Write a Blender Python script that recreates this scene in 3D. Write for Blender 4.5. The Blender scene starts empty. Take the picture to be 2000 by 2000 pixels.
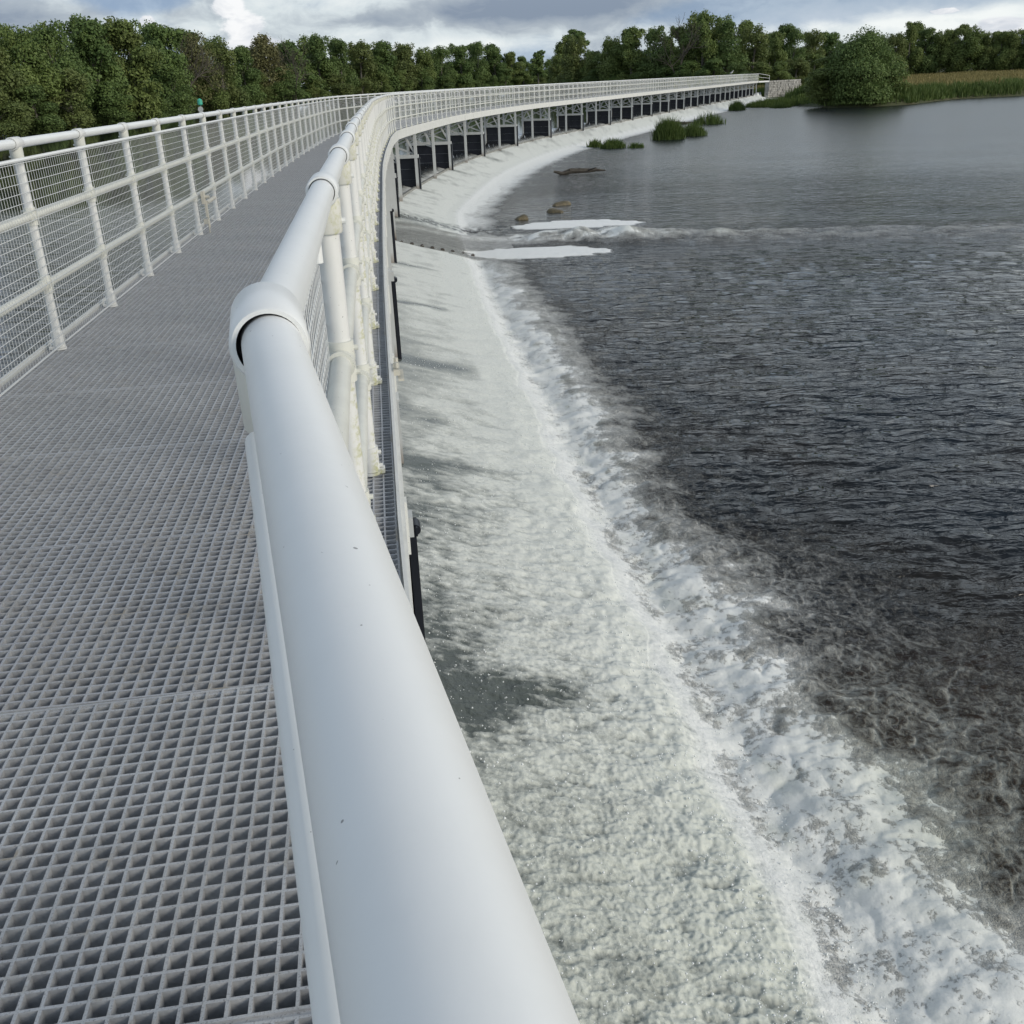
import bpy, math, random
import numpy as np
from mathutils import Vector, Matrix

SC = bpy.context.scene
COL = SC.collection
rad = math.radians
rng = np.random.default_rng(11)

# ------------------------------------------------------------------ camera
CAM_H = 1.38                      # above the deck (deck top is z = 0)
cam_data = bpy.data.cameras.new("camera")
cam = bpy.data.objects.new("camera", cam_data)
COL.objects.link(cam)
cam_data.sensor_width = 36.0
cam_data.lens = 36.0 * 1940.0 / 2000.0
cam_data.clip_start = 0.02
cam_data.clip_end = 6000.0
PITCH, ROLL = rad(23.35), rad(2.42)
cam.matrix_world = (Matrix.Translation((0, 0, CAM_H)) @ Matrix.Rotation(rad(90) - PITCH, 4, 'X')
                    @ Matrix.Rotation(-ROLL, 4, 'Z'))
SC.camera = cam

# ------------------------------------------------------------------ world, sun, exposure
SUN_EL, SUN_AZ = rad(24), rad(118)      # azimuth clockwise from +Y (the view direction)
world = bpy.data.worlds.new("World"); SC.world = world; world.use_nodes = True
SKY_K, SKY_CLOUD = 0.15, 1.0
SC.view_settings.view_transform = 'Standard'
SC.view_settings.look = 'None'
SC.view_settings.exposure = 0.0
SC.view_settings.gamma = 1.0
SC.view_settings.use_curve_mapping = False
SC.cycles.max_bounces = 8
SC.cycles.transparent_max_bounces = 8

def N(nt, typ, **kw):
    n = nt.nodes.new(typ)
    for k, v in kw.items():
        if k.startswith('i_'):
            key = k[2:]
            key = int(key) if key.isdigit() else key.replace('_', ' ')
            n.inputs[key].default_value = v
        else:
            setattr(n, k, v)
    return n

def ramp(nt, fac, stops, interp='LINEAR'):
    r = nt.nodes.new('ShaderNodeValToRGB'); r.color_ramp.interpolation = interp
    els = r.color_ramp.elements
    while len(els) < len(stops): els.new(0.5)
    for e, (p, c) in zip(els, stops):
        e.position = p
        e.color = (c, c, c, 1) if isinstance(c, (int, float)) else (*c, 1)
    if fac is not None: nt.links.new(fac, r.inputs[0])
    return r.outputs[0]

def math_(nt, op, a, b=None, c=None, clamp=False):
    m = nt.nodes.new('ShaderNodeMath'); m.operation = op; m.use_clamp = clamp
    for i, v in enumerate((a, b, c)):
        if v is None: continue
        if isinstance(v, (int, float)): m.inputs[i].default_value = v
        else: nt.links.new(v, m.inputs[i])
    return m.outputs[0]

def mix_(nt, fac, a, b):
    m = nt.nodes.new('ShaderNodeMix'); m.data_type = 'RGBA'
    for s, v in ((0, fac), (6, a), (7, b)):
        if isinstance(v, (int, float)): m.inputs[s].default_value = v
        elif isinstance(v, tuple): m.inputs[s].default_value = (*v, 1)
        else: nt.links.new(v, m.inputs[s])
    return m.outputs[2]

def build_sky():
    nt = world.node_tree; nt.nodes.clear()
    sky = N(nt, 'ShaderNodeTexSky', sky_type='NISHITA', sun_disc=False, sun_elevation=SUN_EL,
            sun_rotation=SUN_AZ, air_density=1.0, dust_density=1.2, ozone_density=1.2)
    tc = N(nt, 'ShaderNodeTexCoord')
    d = tc.outputs['Generated']
    lift = N(nt, 'ShaderNodeVectorMath', operation='ADD'); lift.inputs[1].default_value = (0, 0, .32); nt.links.new(d, lift.inputs[0])
    nrm = N(nt, 'ShaderNodeVectorMath', operation='NORMALIZE'); nt.links.new(lift.outputs[0], nrm.inputs[0]); nt.links.new(nrm.outputs[0], sky.inputs[0])
    sep = N(nt, 'ShaderNodeSeparateXYZ'); nt.links.new(d, sep.inputs[0])
    X, Y, Z = sep.outputs
    az = math_(nt, 'ARCTAN2', X, Y)                       # radians, 0 along the view
    el = math_(nt, 'ARCSINE', Z)
    # layered noise in (azimuth, elevation) so clouds stretch sideways near the horizon
    def noise(sa, se, scale, detail, rough, off, dist=0.0):
        cb = N(nt, 'ShaderNodeCombineXYZ', i_2=off)
        nt.links.new(math_(nt, 'MULTIPLY', az, sa), cb.inputs[0])
        nt.links.new(math_(nt, 'MULTIPLY', el, se), cb.inputs[1])
        n = N(nt, 'ShaderNodeTexNoise', i_Scale=scale, i_Detail=detail, i_Roughness=rough, i_Distortion=dist)
        nt.links.new(cb.outputs[0], n.inputs['Vector'])
        return n.outputs['Fac']
    def blob(a0, e0, wa, we):
        u = math_(nt, 'DIVIDE', math_(nt, 'SUBTRACT', az, rad(a0)), rad(wa))
        v = math_(nt, 'DIVIDE', math_(nt, 'SUBTRACT', el, rad(e0)), rad(we))
        r2 = math_(nt, 'ADD', math_(nt, 'MULTIPLY', u, u), math_(nt, 'MULTIPLY', v, v))
        return math_(nt, 'POWER', 2.718, math_(nt, 'MULTIPLY', r2, -1.0))
    n1 = noise(1.0, 3.2, 5.0, 7.0, 0.58, 3.1, 0.3)
    n2 = noise(1.0, 2.0, 26.0, 6.0, 0.6, 7.7, 0.4)
    n3 = noise(1.0, 4.5, 3.0, 5.0, 0.5, 12.4)
    # cover: how much cloud; the blue gaps seen at upper left and upper middle-right
    cover = math_(nt, 'ADD', n1, math_(nt, 'MULTIPLY', math_(nt, 'SUBTRACT', n2, 0.5), 0.16))
    for (a0, e0, wa, we, k) in ((-18, 4.5, 4.5, .7, -.22), (14, 3.1, 9, .55, -.24), (8, 2.6, 5, .5, -.14), (22, 3.0, 5, .6, -.10),
                                (1.5, 3.4, 7, 1.3, .30), (-12.6, 3.0, 3.0, 1.6, .3), (22, 1.6, 8, .6, .22),
                                (-6, 2.5, 6, 1.2, .16), (-23, 3.6, 4, .9, .25)):
        cover = math_(nt, 'ADD', cover, math_(nt, 'MULTIPLY', blob(a0, e0, wa, we), k))
    high = ramp(nt, Z, [(0.06, 0.0), (0.20, 1.0), (0.42, 1.0), (0.65, 0.0)])
    cover = math_(nt, 'ADD', cover, math_(nt, 'MULTIPLY', high, .16))
    cov = ramp(nt, cover, [(0.34, 0.42), (0.60, 1.0)], 'EASE')
    # cloud shade: grey-violet undersides to bright white tops
    shade = math_(nt, 'ADD', math_(nt, 'MULTIPLY', n3, 0.62), math_(nt, 'MULTIPLY', n2, 0.38))
    for (a0, e0, wa, we, k) in ((3.0, 3.5, 6.5, .95, -.26), (-23, 3.7, 3.5, .5, -.12), (-6.5, 3.2, 2.2, .3, -.10),
                                (-2, 1.8, 5, .5, .16), (21, 2.2, 5, .35, .14), (24, 1.5, 4, .5, .16), (-17, 3.2, 3, .6, .10)):
        shade = math_(nt, 'ADD', shade, math_(nt, 'MULTIPLY', blob(a0, e0, wa, we), k))
    shade = math_(nt, 'ADD', shade, math_(nt, 'MULTIPLY', high, .17))
    ccol = ramp(nt, shade, [(0.30, (0.25, 0.31, 0.40)), (0.46, (0.42, 0.48, 0.54)), (0.56, (0.68, 0.75, 0.78)), (0.70, (0.90, 0.94, 0.93))])
    ccol = mix_(nt, math_(nt, 'MULTIPLY', high, .55), ccol, (.58, .68, .80))
    # towering white cumulus above the left wood
    lob = math_(nt, 'MULTIPLY', math_(nt, 'SUBTRACT', n2, 0.5), 1.3)
    tower = None
    for (a0, e0, wa, we) in ((-13.3, 4.0, 1.0, .75), (-12.6, 3.1, 1.3, .85), (-12.0, 2.3, 2.0, .6), (-17.2, 3.45, .5, .35), (25, 1.6, 2.2, .45), (22.3, 2.35, .9, .18)):
        b = blob(a0, e0, wa, we)
        tower = b if tower is None else math_(nt, 'MAXIMUM', tower, b)
    tw = ramp(nt, math_(nt, 'ADD', tower, lob), [(0.40, 0.0), (0.62, 1.0)], 'EASE')
    tcol = ramp(nt, math_(nt, 'ADD', n2, math_(nt, 'MULTIPLY', blob(-13.5, 3.6, 1.6, 1.5), .12)), [(0.38, (0.66, 0.70, 0.76)), (0.6, (0.95, 0.96, 0.97))])
    skyc = N(nt, 'ShaderNodeVectorMath', operation='SCALE', i_Scale=1.0)
    nt.links.new(sky.outputs[0], skyc.inputs[0])
    bg1 = N(nt, 'ShaderNodeBackground', i_Strength=SKY_K); nt.links.new(skyc.outputs[0], bg1.inputs[0])
    cc = mix_(nt, tw, ccol, tcol)
    bg2 = N(nt, 'ShaderNodeBackground', i_Strength=SKY_CLOUD); nt.links.new(cc, bg2.inputs[0])
    ms = N(nt, 'ShaderNodeMixShader')
    up = ramp(nt, Z, [(0.0, 1.0), (0.38, 1.0), (0.75, 0.42), (1.0, 0.35)])
    allc = math_(nt, 'MAXIMUM', math_(nt, 'MULTIPLY', cov, up), tw)
    nt.links.new(math_(nt, 'MULTIPLY', allc, 1.0), ms.inputs[0])
    nt.links.new(bg1.outputs[0], ms.inputs[1]); nt.links.new(bg2.outputs[0], ms.inputs[2])
    out = N(nt, 'ShaderNodeOutputWorld'); nt.links.new(ms.outputs[0], out.inputs[0])
build_sky()

sun_d = bpy.data.lights.new("sun", 'SUN'); sun_d.energy = 2.3; sun_d.angle = rad(22); sun_d.color = (1.0, 0.91, 0.77)
sun = bpy.data.objects.new("sun", sun_d); COL.objects.link(sun)
sv = Vector((math.sin(SUN_AZ) * math.cos(SUN_EL), math.cos(SUN_AZ) * math.cos(SUN_EL), math.sin(SUN_EL)))
sun.rotation_euler = sv.to_track_quat('Z', 'Y').to_euler(); sun.location = sv * 50

# ------------------------------------------------------------------ helpers
class MB:
    def __init__(s): s.v = []; s.f = []; s.m = []
    def add(s, vs, fs, mi=0):
        o = len(s.v); s.v.extend([tuple(p) for p in vs]); s.f.extend([tuple(i + o for i in f) for f in fs]); s.m.extend([mi] * len(fs))
    def box(s, c, size, ax=None, mi=0):
        cx, cy, cz = c; hx, hy, hz = size[0] / 2, size[1] / 2, size[2] / 2
        vs = []
        for sx, sy, sz in ((-1,-1,-1),(1,-1,-1),(1,1,-1),(-1,1,-1),(-1,-1,1),(1,-1,1),(1,1,1),(-1,1,1)):
            p = Vector((sx*hx, sy*hy, sz*hz))
            if ax is not None: p = ax @ p
            vs.append((cx + p.x, cy + p.y, cz + p.z))
        s.add(vs, [(3,2,1,0),(4,5,6,7),(0,1,5,4),(1,2,6,5),(2,3,7,6),(3,0,4,7)], mi)
    def bar(s, a, b, w, h, mi=0, up=(0, 0, 1)):
        a, b = Vector(a), Vector(b); d = b - a; L = d.length
        if L < 1e-6: return
        y = d.normalized(); x = y.cross(Vector(up))
        if x.length < 1e-3: x = y.cross(Vector((1, 0, 0)))
        x.normalize(); z = x.cross(y)
        s.box((a + b) / 2, (w, L, h), Matrix((x, y, z)).transposed(), mi)
    def tube(s, pts, r, n=12, cap=True, mi=0):
        pts = [Vector(p) for p in pts]; m = len(pts)
        rr = r if isinstance(r, (list, tuple)) else [r] * m
        vs = []; ref = None
        for i, p in enumerate(pts):
            t = (pts[min(i + 1, m - 1)] - pts[max(i - 1, 0)]).normalized()
            if ref is None:
                ref = Vector((0, 0, 1)) if abs(t.z) < .9 else Vector((1, 0, 0))
            u = t.cross(ref)
            if u.length < 1e-4: u = t.cross(Vector((0, 1, 0)))
            u.normalize(); w = u.cross(t); ref = w if abs(t.z) > .9 else ref
            for k in range(n):
                a = 2 * math.pi * k / n
                vs.append(p + (u * math.cos(a) + w * math.sin(a)) * rr[i])
        fs = []
        for i in range(m - 1):
            for k in range(n):
                k2 = (k + 1) % n
                fs.append((i*n + k, i*n + k2, (i+1)*n + k2, (i+1)*n + k))
        if cap:
            fs.append(tuple(range(n))[::-1]); fs.append(tuple((m-1)*n + k for k in range(n)))
        s.add(vs, fs, mi)
    def lathe_y(s, prof, z0, n=40, mi=0):
        vs = [(r * math.cos(2 * math.pi * k / n), y, z0 + r * math.sin(2 * math.pi * k / n)) for y, r in prof for k in range(n)]
        s.add(vs, [(i*n + k, i*n + (k+1) % n, (i+1)*n + (k+1) % n, (i+1)*n + k) for i in range(len(prof) - 1) for k in range(n)], mi)
    def mesh(s, name, mats, smooth=False):
        me = bpy.data.meshes.new(name); me.from_pydata(s.v, [], s.f)
        for m in (mats if isinstance(mats, (list, tuple)) else [mats]): me.materials.append(m)
        if any(s.m): me.polygons.foreach_set('material_index', s.m)
        if smooth: me.shade_smooth(); me.set_sharp_from_angle(angle=rad(40))
        me.update(); return me

def link(name, me, parent=None, loc=None, rotz=None, mat=None):
    o = bpy.data.objects.new(name, me); COL.objects.link(o)
    if parent is not None: o.parent = parent
    if loc is not None: o.location = loc
    if rotz is not None: o.rotation_euler = (0, 0, rotz)
    return o
def obj(name, mb, mats, parent=None, smooth=False, **kw):
    return link(name, mb.mesh(name, mats, smooth), parent, **kw)
def tag(o, label=None, cat=None, group=None, kind=None):
    if label: o['label'] = label
    if cat: o['category'] = cat
    if group: o['group'] = group
    if kind: o['kind'] = kind
    return o
def empty(name, loc=(0, 0, 0), rz=0.0):
    o = bpy.data.objects.new(name, None); COL.objects.link(o); o.empty_display_size = .2
    o.location = loc; o.rotation_euler = (0, 0, rz); return o
def np_mesh(name, V, F, mats, smooth=True, attrs=None, matidx=None):
    me = bpy.data.meshes.new(name)
    V = np.asarray(V, np.float32); F = np.asarray(F, np.int32); k = F.shape[1]
    me.vertices.add(len(V)); me.vertices.foreach_set('co', V.ravel())
    me.loops.add(F.size); me.loops.foreach_set('vertex_index', F.ravel())
    me.polygons.add(len(F)); me.polygons.foreach_set('loop_start', np.arange(0, F.size, k, dtype=np.int32))
    me.polygons.foreach_set('loop_total', np.full(len(F), k, np.int32))
    if smooth: me.polygons.foreach_set('use_smooth', np.ones(len(F), bool))
    for m in (mats if isinstance(mats, (list, tuple)) else [mats]): me.materials.append(m)
    if matidx is not None: me.polygons.foreach_set('material_index', np.asarray(matidx, np.int32))
    me.update(calc_edges=True)
    for n, a in (attrs or {}).items():
        at = me.attributes.new(n, 'FLOAT', 'POINT'); at.data.foreach_set('value', np.asarray(a, np.float32))
    return me

# gradient noise in numpy
_perm = np.random.default_rng(5).permutation(256).astype(np.int64); _perm = np.concatenate([_perm, _perm])
def perlin(x, y, seed=0):
    x = x + seed * 37.17; y = y + seed * 91.31
    xi = np.floor(x).astype(np.int64); yi = np.floor(y).astype(np.int64)
    fx = x - xi; fy = y - yi
    u = fx*fx*fx*(fx*(fx*6-15)+10); v = fy*fy*fy*(fy*(fy*6-15)+10)
    def g(ix, iy, dx, dy):
        h = _perm[_perm[ix & 255] + (iy & 255)] * (2 * math.pi / 256)
        return np.cos(h) * dx + np.sin(h) * dy
    a = g(xi, yi, fx, fy); b = g(xi+1, yi, fx-1, fy); c = g(xi, yi+1, fx, fy-1); d = g(xi+1, yi+1, fx-1, fy-1)
    return (a + (b-a)*u + ((c + (d-c)*u) - (a + (b-a)*u)) * v) * 1.5
def fbm(x, y, oct=4, seed=0, gain=.5, cell=None, lam=1.0):
    r = np.zeros_like(x); amp = 1.0; f = 1.0
    for o in range(oct):
        n = perlin(x * f, y * f, seed + o * 3)
        if cell is not None: n = n * np.clip((lam / f) / (2.2 * cell) - .5, 0, 1)
        r += amp * n; amp *= gain; f *= 2.03
    return r
def sstep(a, b, x):
    t = np.clip((x - a) / (b - a), 0, 1); return t*t*(3-2*t)

# ------------------------------------------------------------------ materials
def new_mat(name):
    m = bpy.data.materials.new(name); m.use_nodes = True; nt = m.node_tree; nt.nodes.clear()
    b = N(nt, 'ShaderNodeBsdfPrincipled'); o = N(nt, 'ShaderNodeOutputMaterial'); nt.links.new(b.outputs[0], o.inputs[0])
    return m, nt, b
def bump(nt, b, h, strength=.3, dist=.01):
    n = N(nt, 'ShaderNodeBump', i_Strength=strength, i_Distance=dist); nt.links.new(h, n.inputs['Height']); nt.links.new(n.outputs[0], b.inputs['Normal']); return n
def tex(nt, scale, detail=4, rough=.55, coord='Object', vscale=None, dist=0.0):
    tc = N(nt, 'ShaderNodeTexCoord'); mp = N(nt, 'ShaderNodeMapping')
    nt.links.new(tc.outputs[coord], mp.inputs[0])
    if vscale: mp.inputs['Scale'].default_value = vscale
    n = N(nt, 'ShaderNodeTexNoise', i_Scale=scale, i_Detail=detail, i_Roughness=rough, i_Distortion=dist)
    nt.links.new(mp.outputs[0], n.inputs['Vector']); return n.outputs['Fac']

def mat_paint(name, col=(.74, .76, .78), lichen=0.0, speck=.750, grime=.25, rough=.34, rust_foot=None):
    m, nt, b = new_mat(name)
    g = ramp(nt, tex(nt, 9, 6, .65, vscale=(1, 1, .35)), [(0.42, 0.0), (0.75, 1.0)])
    base = mix_(nt, math_(nt, 'MULTIPLY', g, grime), col, (.40, .41, .38))
    specks = ramp(nt, tex(nt, 170, 2, .5), [(speck - .015, 0.0), (speck, 1.0)])
    base = mix_(nt, math_(nt, 'MULTIPLY', specks, .7), base, (.05, .05, .05))
    if lichen:
        tc = N(nt, 'ShaderNodeTexCoord'); sp = N(nt, 'ShaderNodeSeparateXYZ'); nt.links.new(tc.outputs['Object'], sp.inputs[0])
        side = ramp(nt, sp.outputs[0], [(0.0, 0.0), (0.022, 1.0)])       # grows on the damp outward side
        ln = math_(nt, 'ADD', tex(nt, 3.2, 3, .5, vscale=(1, 1, .5)), math_(nt, 'MULTIPLY', math_(nt, 'SUBTRACT', tex(nt, 70, 3, .6), .5), .5))
        lm = math_(nt, 'MULTIPLY', math_(nt, 'MULTIPLY', ramp(nt, ln, [(0.47, 0.0), (0.60, 1.0)]), side), lichen)
        lc = mix_(nt, tex(nt, 60, 3), (.30, .32, .12), (.56, .56, .34))
        base = mix_(nt, lm, base, lc)
    if rust_foot is not None:
        tc = N(nt, 'ShaderNodeTexCoord'); sp = N(nt, 'ShaderNodeSeparateXYZ'); nt.links.new(tc.outputs['Object'], sp.inputs[0])
        z = math_(nt, 'ADD', sp.outputs[2], math_(nt, 'MULTIPLY', tex(nt, 12, 3), .12))
        base = mix_(nt, ramp(nt, math_(nt, 'SUBTRACT', z, rust_foot), [(0.0, 1.0), (0.42, 0.0)]), base, (.16, .09, .045))
        base = mix_(nt, ramp(nt, math_(nt, 'SUBTRACT', z, rust_foot), [(0.0, 1.0), (0.18, 0.0)]), base, (.02, .022, .025))
    nt.links.new(base, b.inputs['Base Color']); b.inputs['Roughness'].default_value = rough
    bump(nt, b, tex(nt, 40, 4), .06, .004)
    return m
M_RAIL = mat_paint('white_tube_paint', (.75, .77, .77), grime=.10, rough=.34, speck=.772)
M_POST = mat_paint('white_post_paint', (.68, .69, .68), lichen=.85, grime=.22, rough=.4)
M_MIDRAIL = mat_paint('stained_rail_paint', (.64, .65, .60), lichen=0.0, grime=.35, rough=.45)
M_LICHEN = mat_paint('lichen_sleeve_paint', (.69, .69, .64), lichen=.85, grime=.45, rough=.6)
M_WIRE = mat_paint('white_wire', (.66, .68, .68), grime=.12, rough=.4)
M_BEAM = mat_paint('cream_beam_paint', (.66, .67, .65), grime=.30, rough=.5)
M_STEEL = mat_paint('trestle_paint', (.56, .58, .58), grime=.35, rough=.5, rust_foot=-2.42)
M_RUSTY = mat_paint('weathered_fitting', (.55, .53, .46), grime=.8, rough=.6)

def mat_simple(name, c1, c2, scale=8, rough=.7, bs=.2, bd=.01, detail=5, spec=None):
    m, nt, b = new_mat(name)
    n = tex(nt, scale, detail, .6)
    nt.links.new(mix_(nt, ramp(nt, n, [(0.35, 0.0), (0.65, 1.0)]), c1, c2), b.inputs['Base Color'])
    b.inputs['Roughness'].default_value = rough
    if spec is not None: b.inputs['Specular IOR Level'].default_value = spec
    bump(nt, b, tex(nt, scale * 4, 4), bs, bd); return m
M_BLACK = mat_simple('wet_black_board_sleeve_shade', (.008, .010, .016), (.016, .018, .026), 3, .38, .2, .01, spec=.35)
M_GRATE_SIDE = mat_simple('grating_side', (.44, .455, .475), (.29, .30, .32), 22, .65)
M_STONE_SILL = mat_simple('wet_sill', (.30, .30, .28), (.16, .16, .14), 5, .5)
def mat_grate():
    m, nt, b = new_mat('grating_grit')
    big = tex(nt, 2.2, 4, .6); fine = tex(nt, 260, 2, .5)
    oi = N(nt, 'ShaderNodeObjectInfo')
    c = mix_(nt, ramp(nt, big, [(0.35, 0.0), (0.7, 1.0)]), (.54, .555, .57), (.37, .38, .39))
    c = mix_(nt, math_(nt, 'MULTIPLY', oi.outputs['Random'], .35), c, (.37, .38, .42))
    c = mix_(nt, ramp(nt, fine, [(0.55, 0.0), (0.72, .7)]), c, (.13, .13, .13))
    stain = ramp(nt, math_(nt, 'ADD', tex(nt, 7, 5, .65), math_(nt, 'MULTIPLY', oi.outputs['Random'], .05)), [(0.58, 0.0), (0.72, .75)])
    c = mix_(nt, stain, c, (.30, .25, .17))
    nt.links.new(c, b.inputs['Base Color']); b.inputs['Roughness'].default_value = .7
    bump(nt, b, fine, .5, .003); return m
M_GRATE = mat_grate()

def mat_water():
    m, nt, b = new_mat('river_water')
    A = {}
    for k in ('foam', 'cream', 'thin', 'calm', 'blur', 'soft'):
        a = N(nt, 'ShaderNodeAttribute', attribute_name=k); A[k] = a.outputs['Fac']
    f1 = tex(nt, 26, 5, .62); f2 = tex(nt, 95, 3, .6)
    f3 = tex(nt, 4.5, 5, .6)
    det = math_(nt, 'ADD', math_(nt, 'MULTIPLY', math_(nt, 'SUBTRACT', f1, .5), .60), math_(nt, 'MULTIPLY', math_(nt, 'SUBTRACT', f2, .5), .35))
    det = math_(nt, 'ADD', det, math_(nt, 'MULTIPLY', math_(nt, 'SUBTRACT', f3, .5), .55))
    crisp = math_(nt, 'SUBTRACT', 1.0, math_(nt, 'MULTIPLY', A['soft'], .72))
    det = math_(nt, 'MULTIPLY', det, crisp)
    fm = ramp(nt, math_(nt, 'ADD', A['foam'], det), [(0.14, 0.0), (0.44, .45), (0.80, 1.0)])
    deep = mix_(nt, ramp(nt, tex(nt, .35, 3), [(0.4, 0.0), (0.65, 1.0)]), (.007, .012, .017), (.016, .015, .013))
    deep = mix_(nt, math_(nt, 'MULTIPLY', A['cream'], .9), deep, (.042, .026, .013))
    wat = mix_(nt, A['thin'], deep, (.095, .110, .102))
    fo = mix_(nt, A['cream'], (.83, .84, .82), (.60, .625, .565))
    fo = mix_(nt, math_(nt, 'MULTIPLY', ramp(nt, f1, [(0.35, .30), (0.62, 0.0)]), math_(nt, 'ADD', .25, math_(nt, 'MULTIPLY', A['thin'], .75))), fo, (.40, .44, .43))
    col = mix_(nt, fm, wat, fo)
    nt.links.new(col, b.inputs['Base Color'])
    nt.links.new(math_(nt, 'MAXIMUM', ramp(nt, fm, [(0.0, .05), (0.6, .55), (1.0, .7)]), A['blur']), b.inputs['Roughness'])
    b.inputs['IOR'].default_value = 1.333
    b.inputs['Specular IOR Level'].default_value = .42
    nt.links.new(math_(nt, 'MULTIPLY', fm, .45), b.inputs['Subsurface Weight']); b.inputs['Subsurface Radius'].default_value = (1, 1, 1); b.inputs['Subsurface Scale'].default_value = .02
    # ripples on the open water, lumps on the foam
    r1 = tex(nt, 2.9, 4, .48, vscale=(.62, 1.5, 1), dist=.5)
    r2 = tex(nt, 13, 2, .5, vscale=(.8, 1.4, 1))
    wh = math_(nt, 'ADD', math_(nt, 'MULTIPLY', r1, .18), math_(nt, 'MULTIPLY', r2, .012))
    r0 = tex(nt, .55, 5, .65, vscale=(.45, 1.6, 1), dist=.4)
    wh = math_(nt, 'ADD', wh, math_(nt, 'MULTIPLY', r0, .16))
    wh = math_(nt, 'MULTIPLY', wh, math_(nt, 'SUBTRACT', 1.0, math_(nt, 'MULTIPLY', A['calm'], 1.0)))
    wh = math_(nt, 'MULTIPLY', wh, math_(nt, 'SUBTRACT', 1.0, math_(nt, 'MULTIPLY', fm, .9)))
    fh = math_(nt, 'ADD', math_(nt, 'MULTIPLY', f1, .012), math_(nt, 'MULTIPLY', f2, .004))
    fh = math_(nt, 'MULTIPLY', fh, math_(nt, 'ADD', .22, math_(nt, 'MULTIPLY', A['thin'], .65)))
    fh = math_(nt, 'MULTIPLY', fh, crisp)
    fh = math_(nt, 'ADD', fh, math_(nt, 'MULTIPLY', f3, .018))
    hh = math_(nt, 'ADD', math_(nt, 'MULTIPLY', wh, math_(nt, 'SUBTRACT', 1.0, A['thin'])), math_(nt, 'MULTIPLY', fh, math_(nt, 'MAXIMUM', fm, A['thin'])))
    n = N(nt, 'ShaderNodeBump', i_Strength=1.0, i_Distance=1.0); nt.links.new(hh, n.inputs['Height']); nt.links.new(n.outputs[0], b.inputs['Normal'])
    return m
M_WATER = mat_water()

def mat_leaf(name, c1, c2, c3):
    m, nt, b = new_mat(name)
    a = N(nt, 'ShaderNodeAttribute', attribute_name='tone')
    oi = N(nt, 'ShaderNodeObjectInfo')
    c = mix_(nt, a.outputs['Fac'], c1, c2)
    c = mix_(nt, math_(nt, 'MULTIPLY', oi.outputs['Random'], .55), c, c3)
    nt.links.new(c, b.inputs['Base Color']); b.inputs['Roughness'].default_value = .6
    b.inputs['Specular IOR Level'].default_value = .25
    tr = N(nt, 'ShaderNodeBsdfTranslucent'); nt.links.new(c, tr.inputs[0])
    ms = N(nt, 'ShaderNodeMixShader', i_0=.25); out = [n for n in nt.nodes if n.type == 'OUTPUT_MATERIAL'][0]
    nt.links.new(b.outputs[0], ms.inputs[1]); nt.links.new(tr.outputs[0], ms.inputs[2]); nt.links.new(ms.outputs[0], out.inputs[0])
    return m
M_LEAF = [mat_leaf('leaf_deep_green', (0.085, 0.143, 0.046), (0.150, 0.218, 0.064), (0.114, 0.159, 0.055)),
          mat_leaf('leaf_mid_green', (0.109, 0.164, 0.048), (0.194, 0.252, 0.076), (0.157, 0.192, 0.064)),
          mat_leaf('leaf_olive', (0.098, 0.142, 0.046), (0.180, 0.220, 0.070), (0.130, 0.160, 0.055)),
          mat_leaf('leaf_brownish', (0.120, 0.128, 0.055), (0.190, 0.180, 0.080), (0.135, 0.150, 0.060))]
M_REED = mat_leaf('reed_green', (.050, .095, .022), (.12, .17, .045), (.08, .12, .03))
M_MEADOW = mat_leaf('meadow_seed_grass', (.17, .15, .055), (.28, .23, .10), (.20, .19, .07))
M_BARK = mat_simple('bark', (.09, .085, .07), (.16, .15, .13), 6, .9)
M_DEADWOOD = mat_simple('dead_wood', (.045, .038, .03), (.10, .09, .075), 6, .9)
M_ROCK = mat_simple('mossy_rock', (.07, .06, .035), (.16, .13, .07), 4, .6, .5, .05)
M_WALL = mat_simple('rubble_wall_stone', (.20, .20, .19), (.42, .42, .40), 1.4, .9, .6, .05)
M_BANK = mat_simple('bank_soil_grass', (.045, .060, .022), (.08, .075, .035), .12, .95, .6, .3)

# ------------------------------------------------------------------ plan of the walkway: right-hand rail axis, deck top z = 0
CP = [(.48, -4.0), (.14, -1.6), (-.10, 0), (-.205, .93), (-.40, 2.36), (-.545, 3.65), (-.69, 4.94), (-.85, 6.3), (-1.30, 10.5), (-1.66, 14), (-2.28, 20),
      (-2.68, 24.5), (-2.99, 28.5), (-3.30, 32.5), (-3.52, 37.0), (-3.24, 40.8), (-2.74, 45.8), (-2.16, 51), (-1.5, 55.2), (-.65, 59.65),
      (.15, 63.1), (1.35, 68), (2.95, 73.5), (4.85, 79), (6.85, 84.5), (8.85, 90), (10.85, 95.4), (14.85, 106.5), (20.65, 122),
      (29.25, 144.5), (37.95, 167.5), (47, 191.5)]
CPX = np.array([p[0] for p in CP]); CPY = np.array([p[1] for p in CP])
_yy = np.arange(-4, 191.5, .05)
_xx = np.interp(_yy, CPY, CPX)
_k = np.ones(21) / 21                                     # round the corners a little (2 m window)
_xx = np.concatenate([_xx[:10], np.convolve(_xx, _k, 'valid'), _xx[-10:]])
_hd = np.arctan(np.gradient(_xx, _yy))
_hd = np.concatenate([_hd[:10], np.convolve(_hd, _k, 'valid'), _hd[-10:]])
_s = np.concatenate([[0], np.cumsum(np.hypot(np.diff(_xx), np.diff(_yy)))])
S0 = float(np.interp(.93, _yy, _s))                      # arc length of the first post
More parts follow.
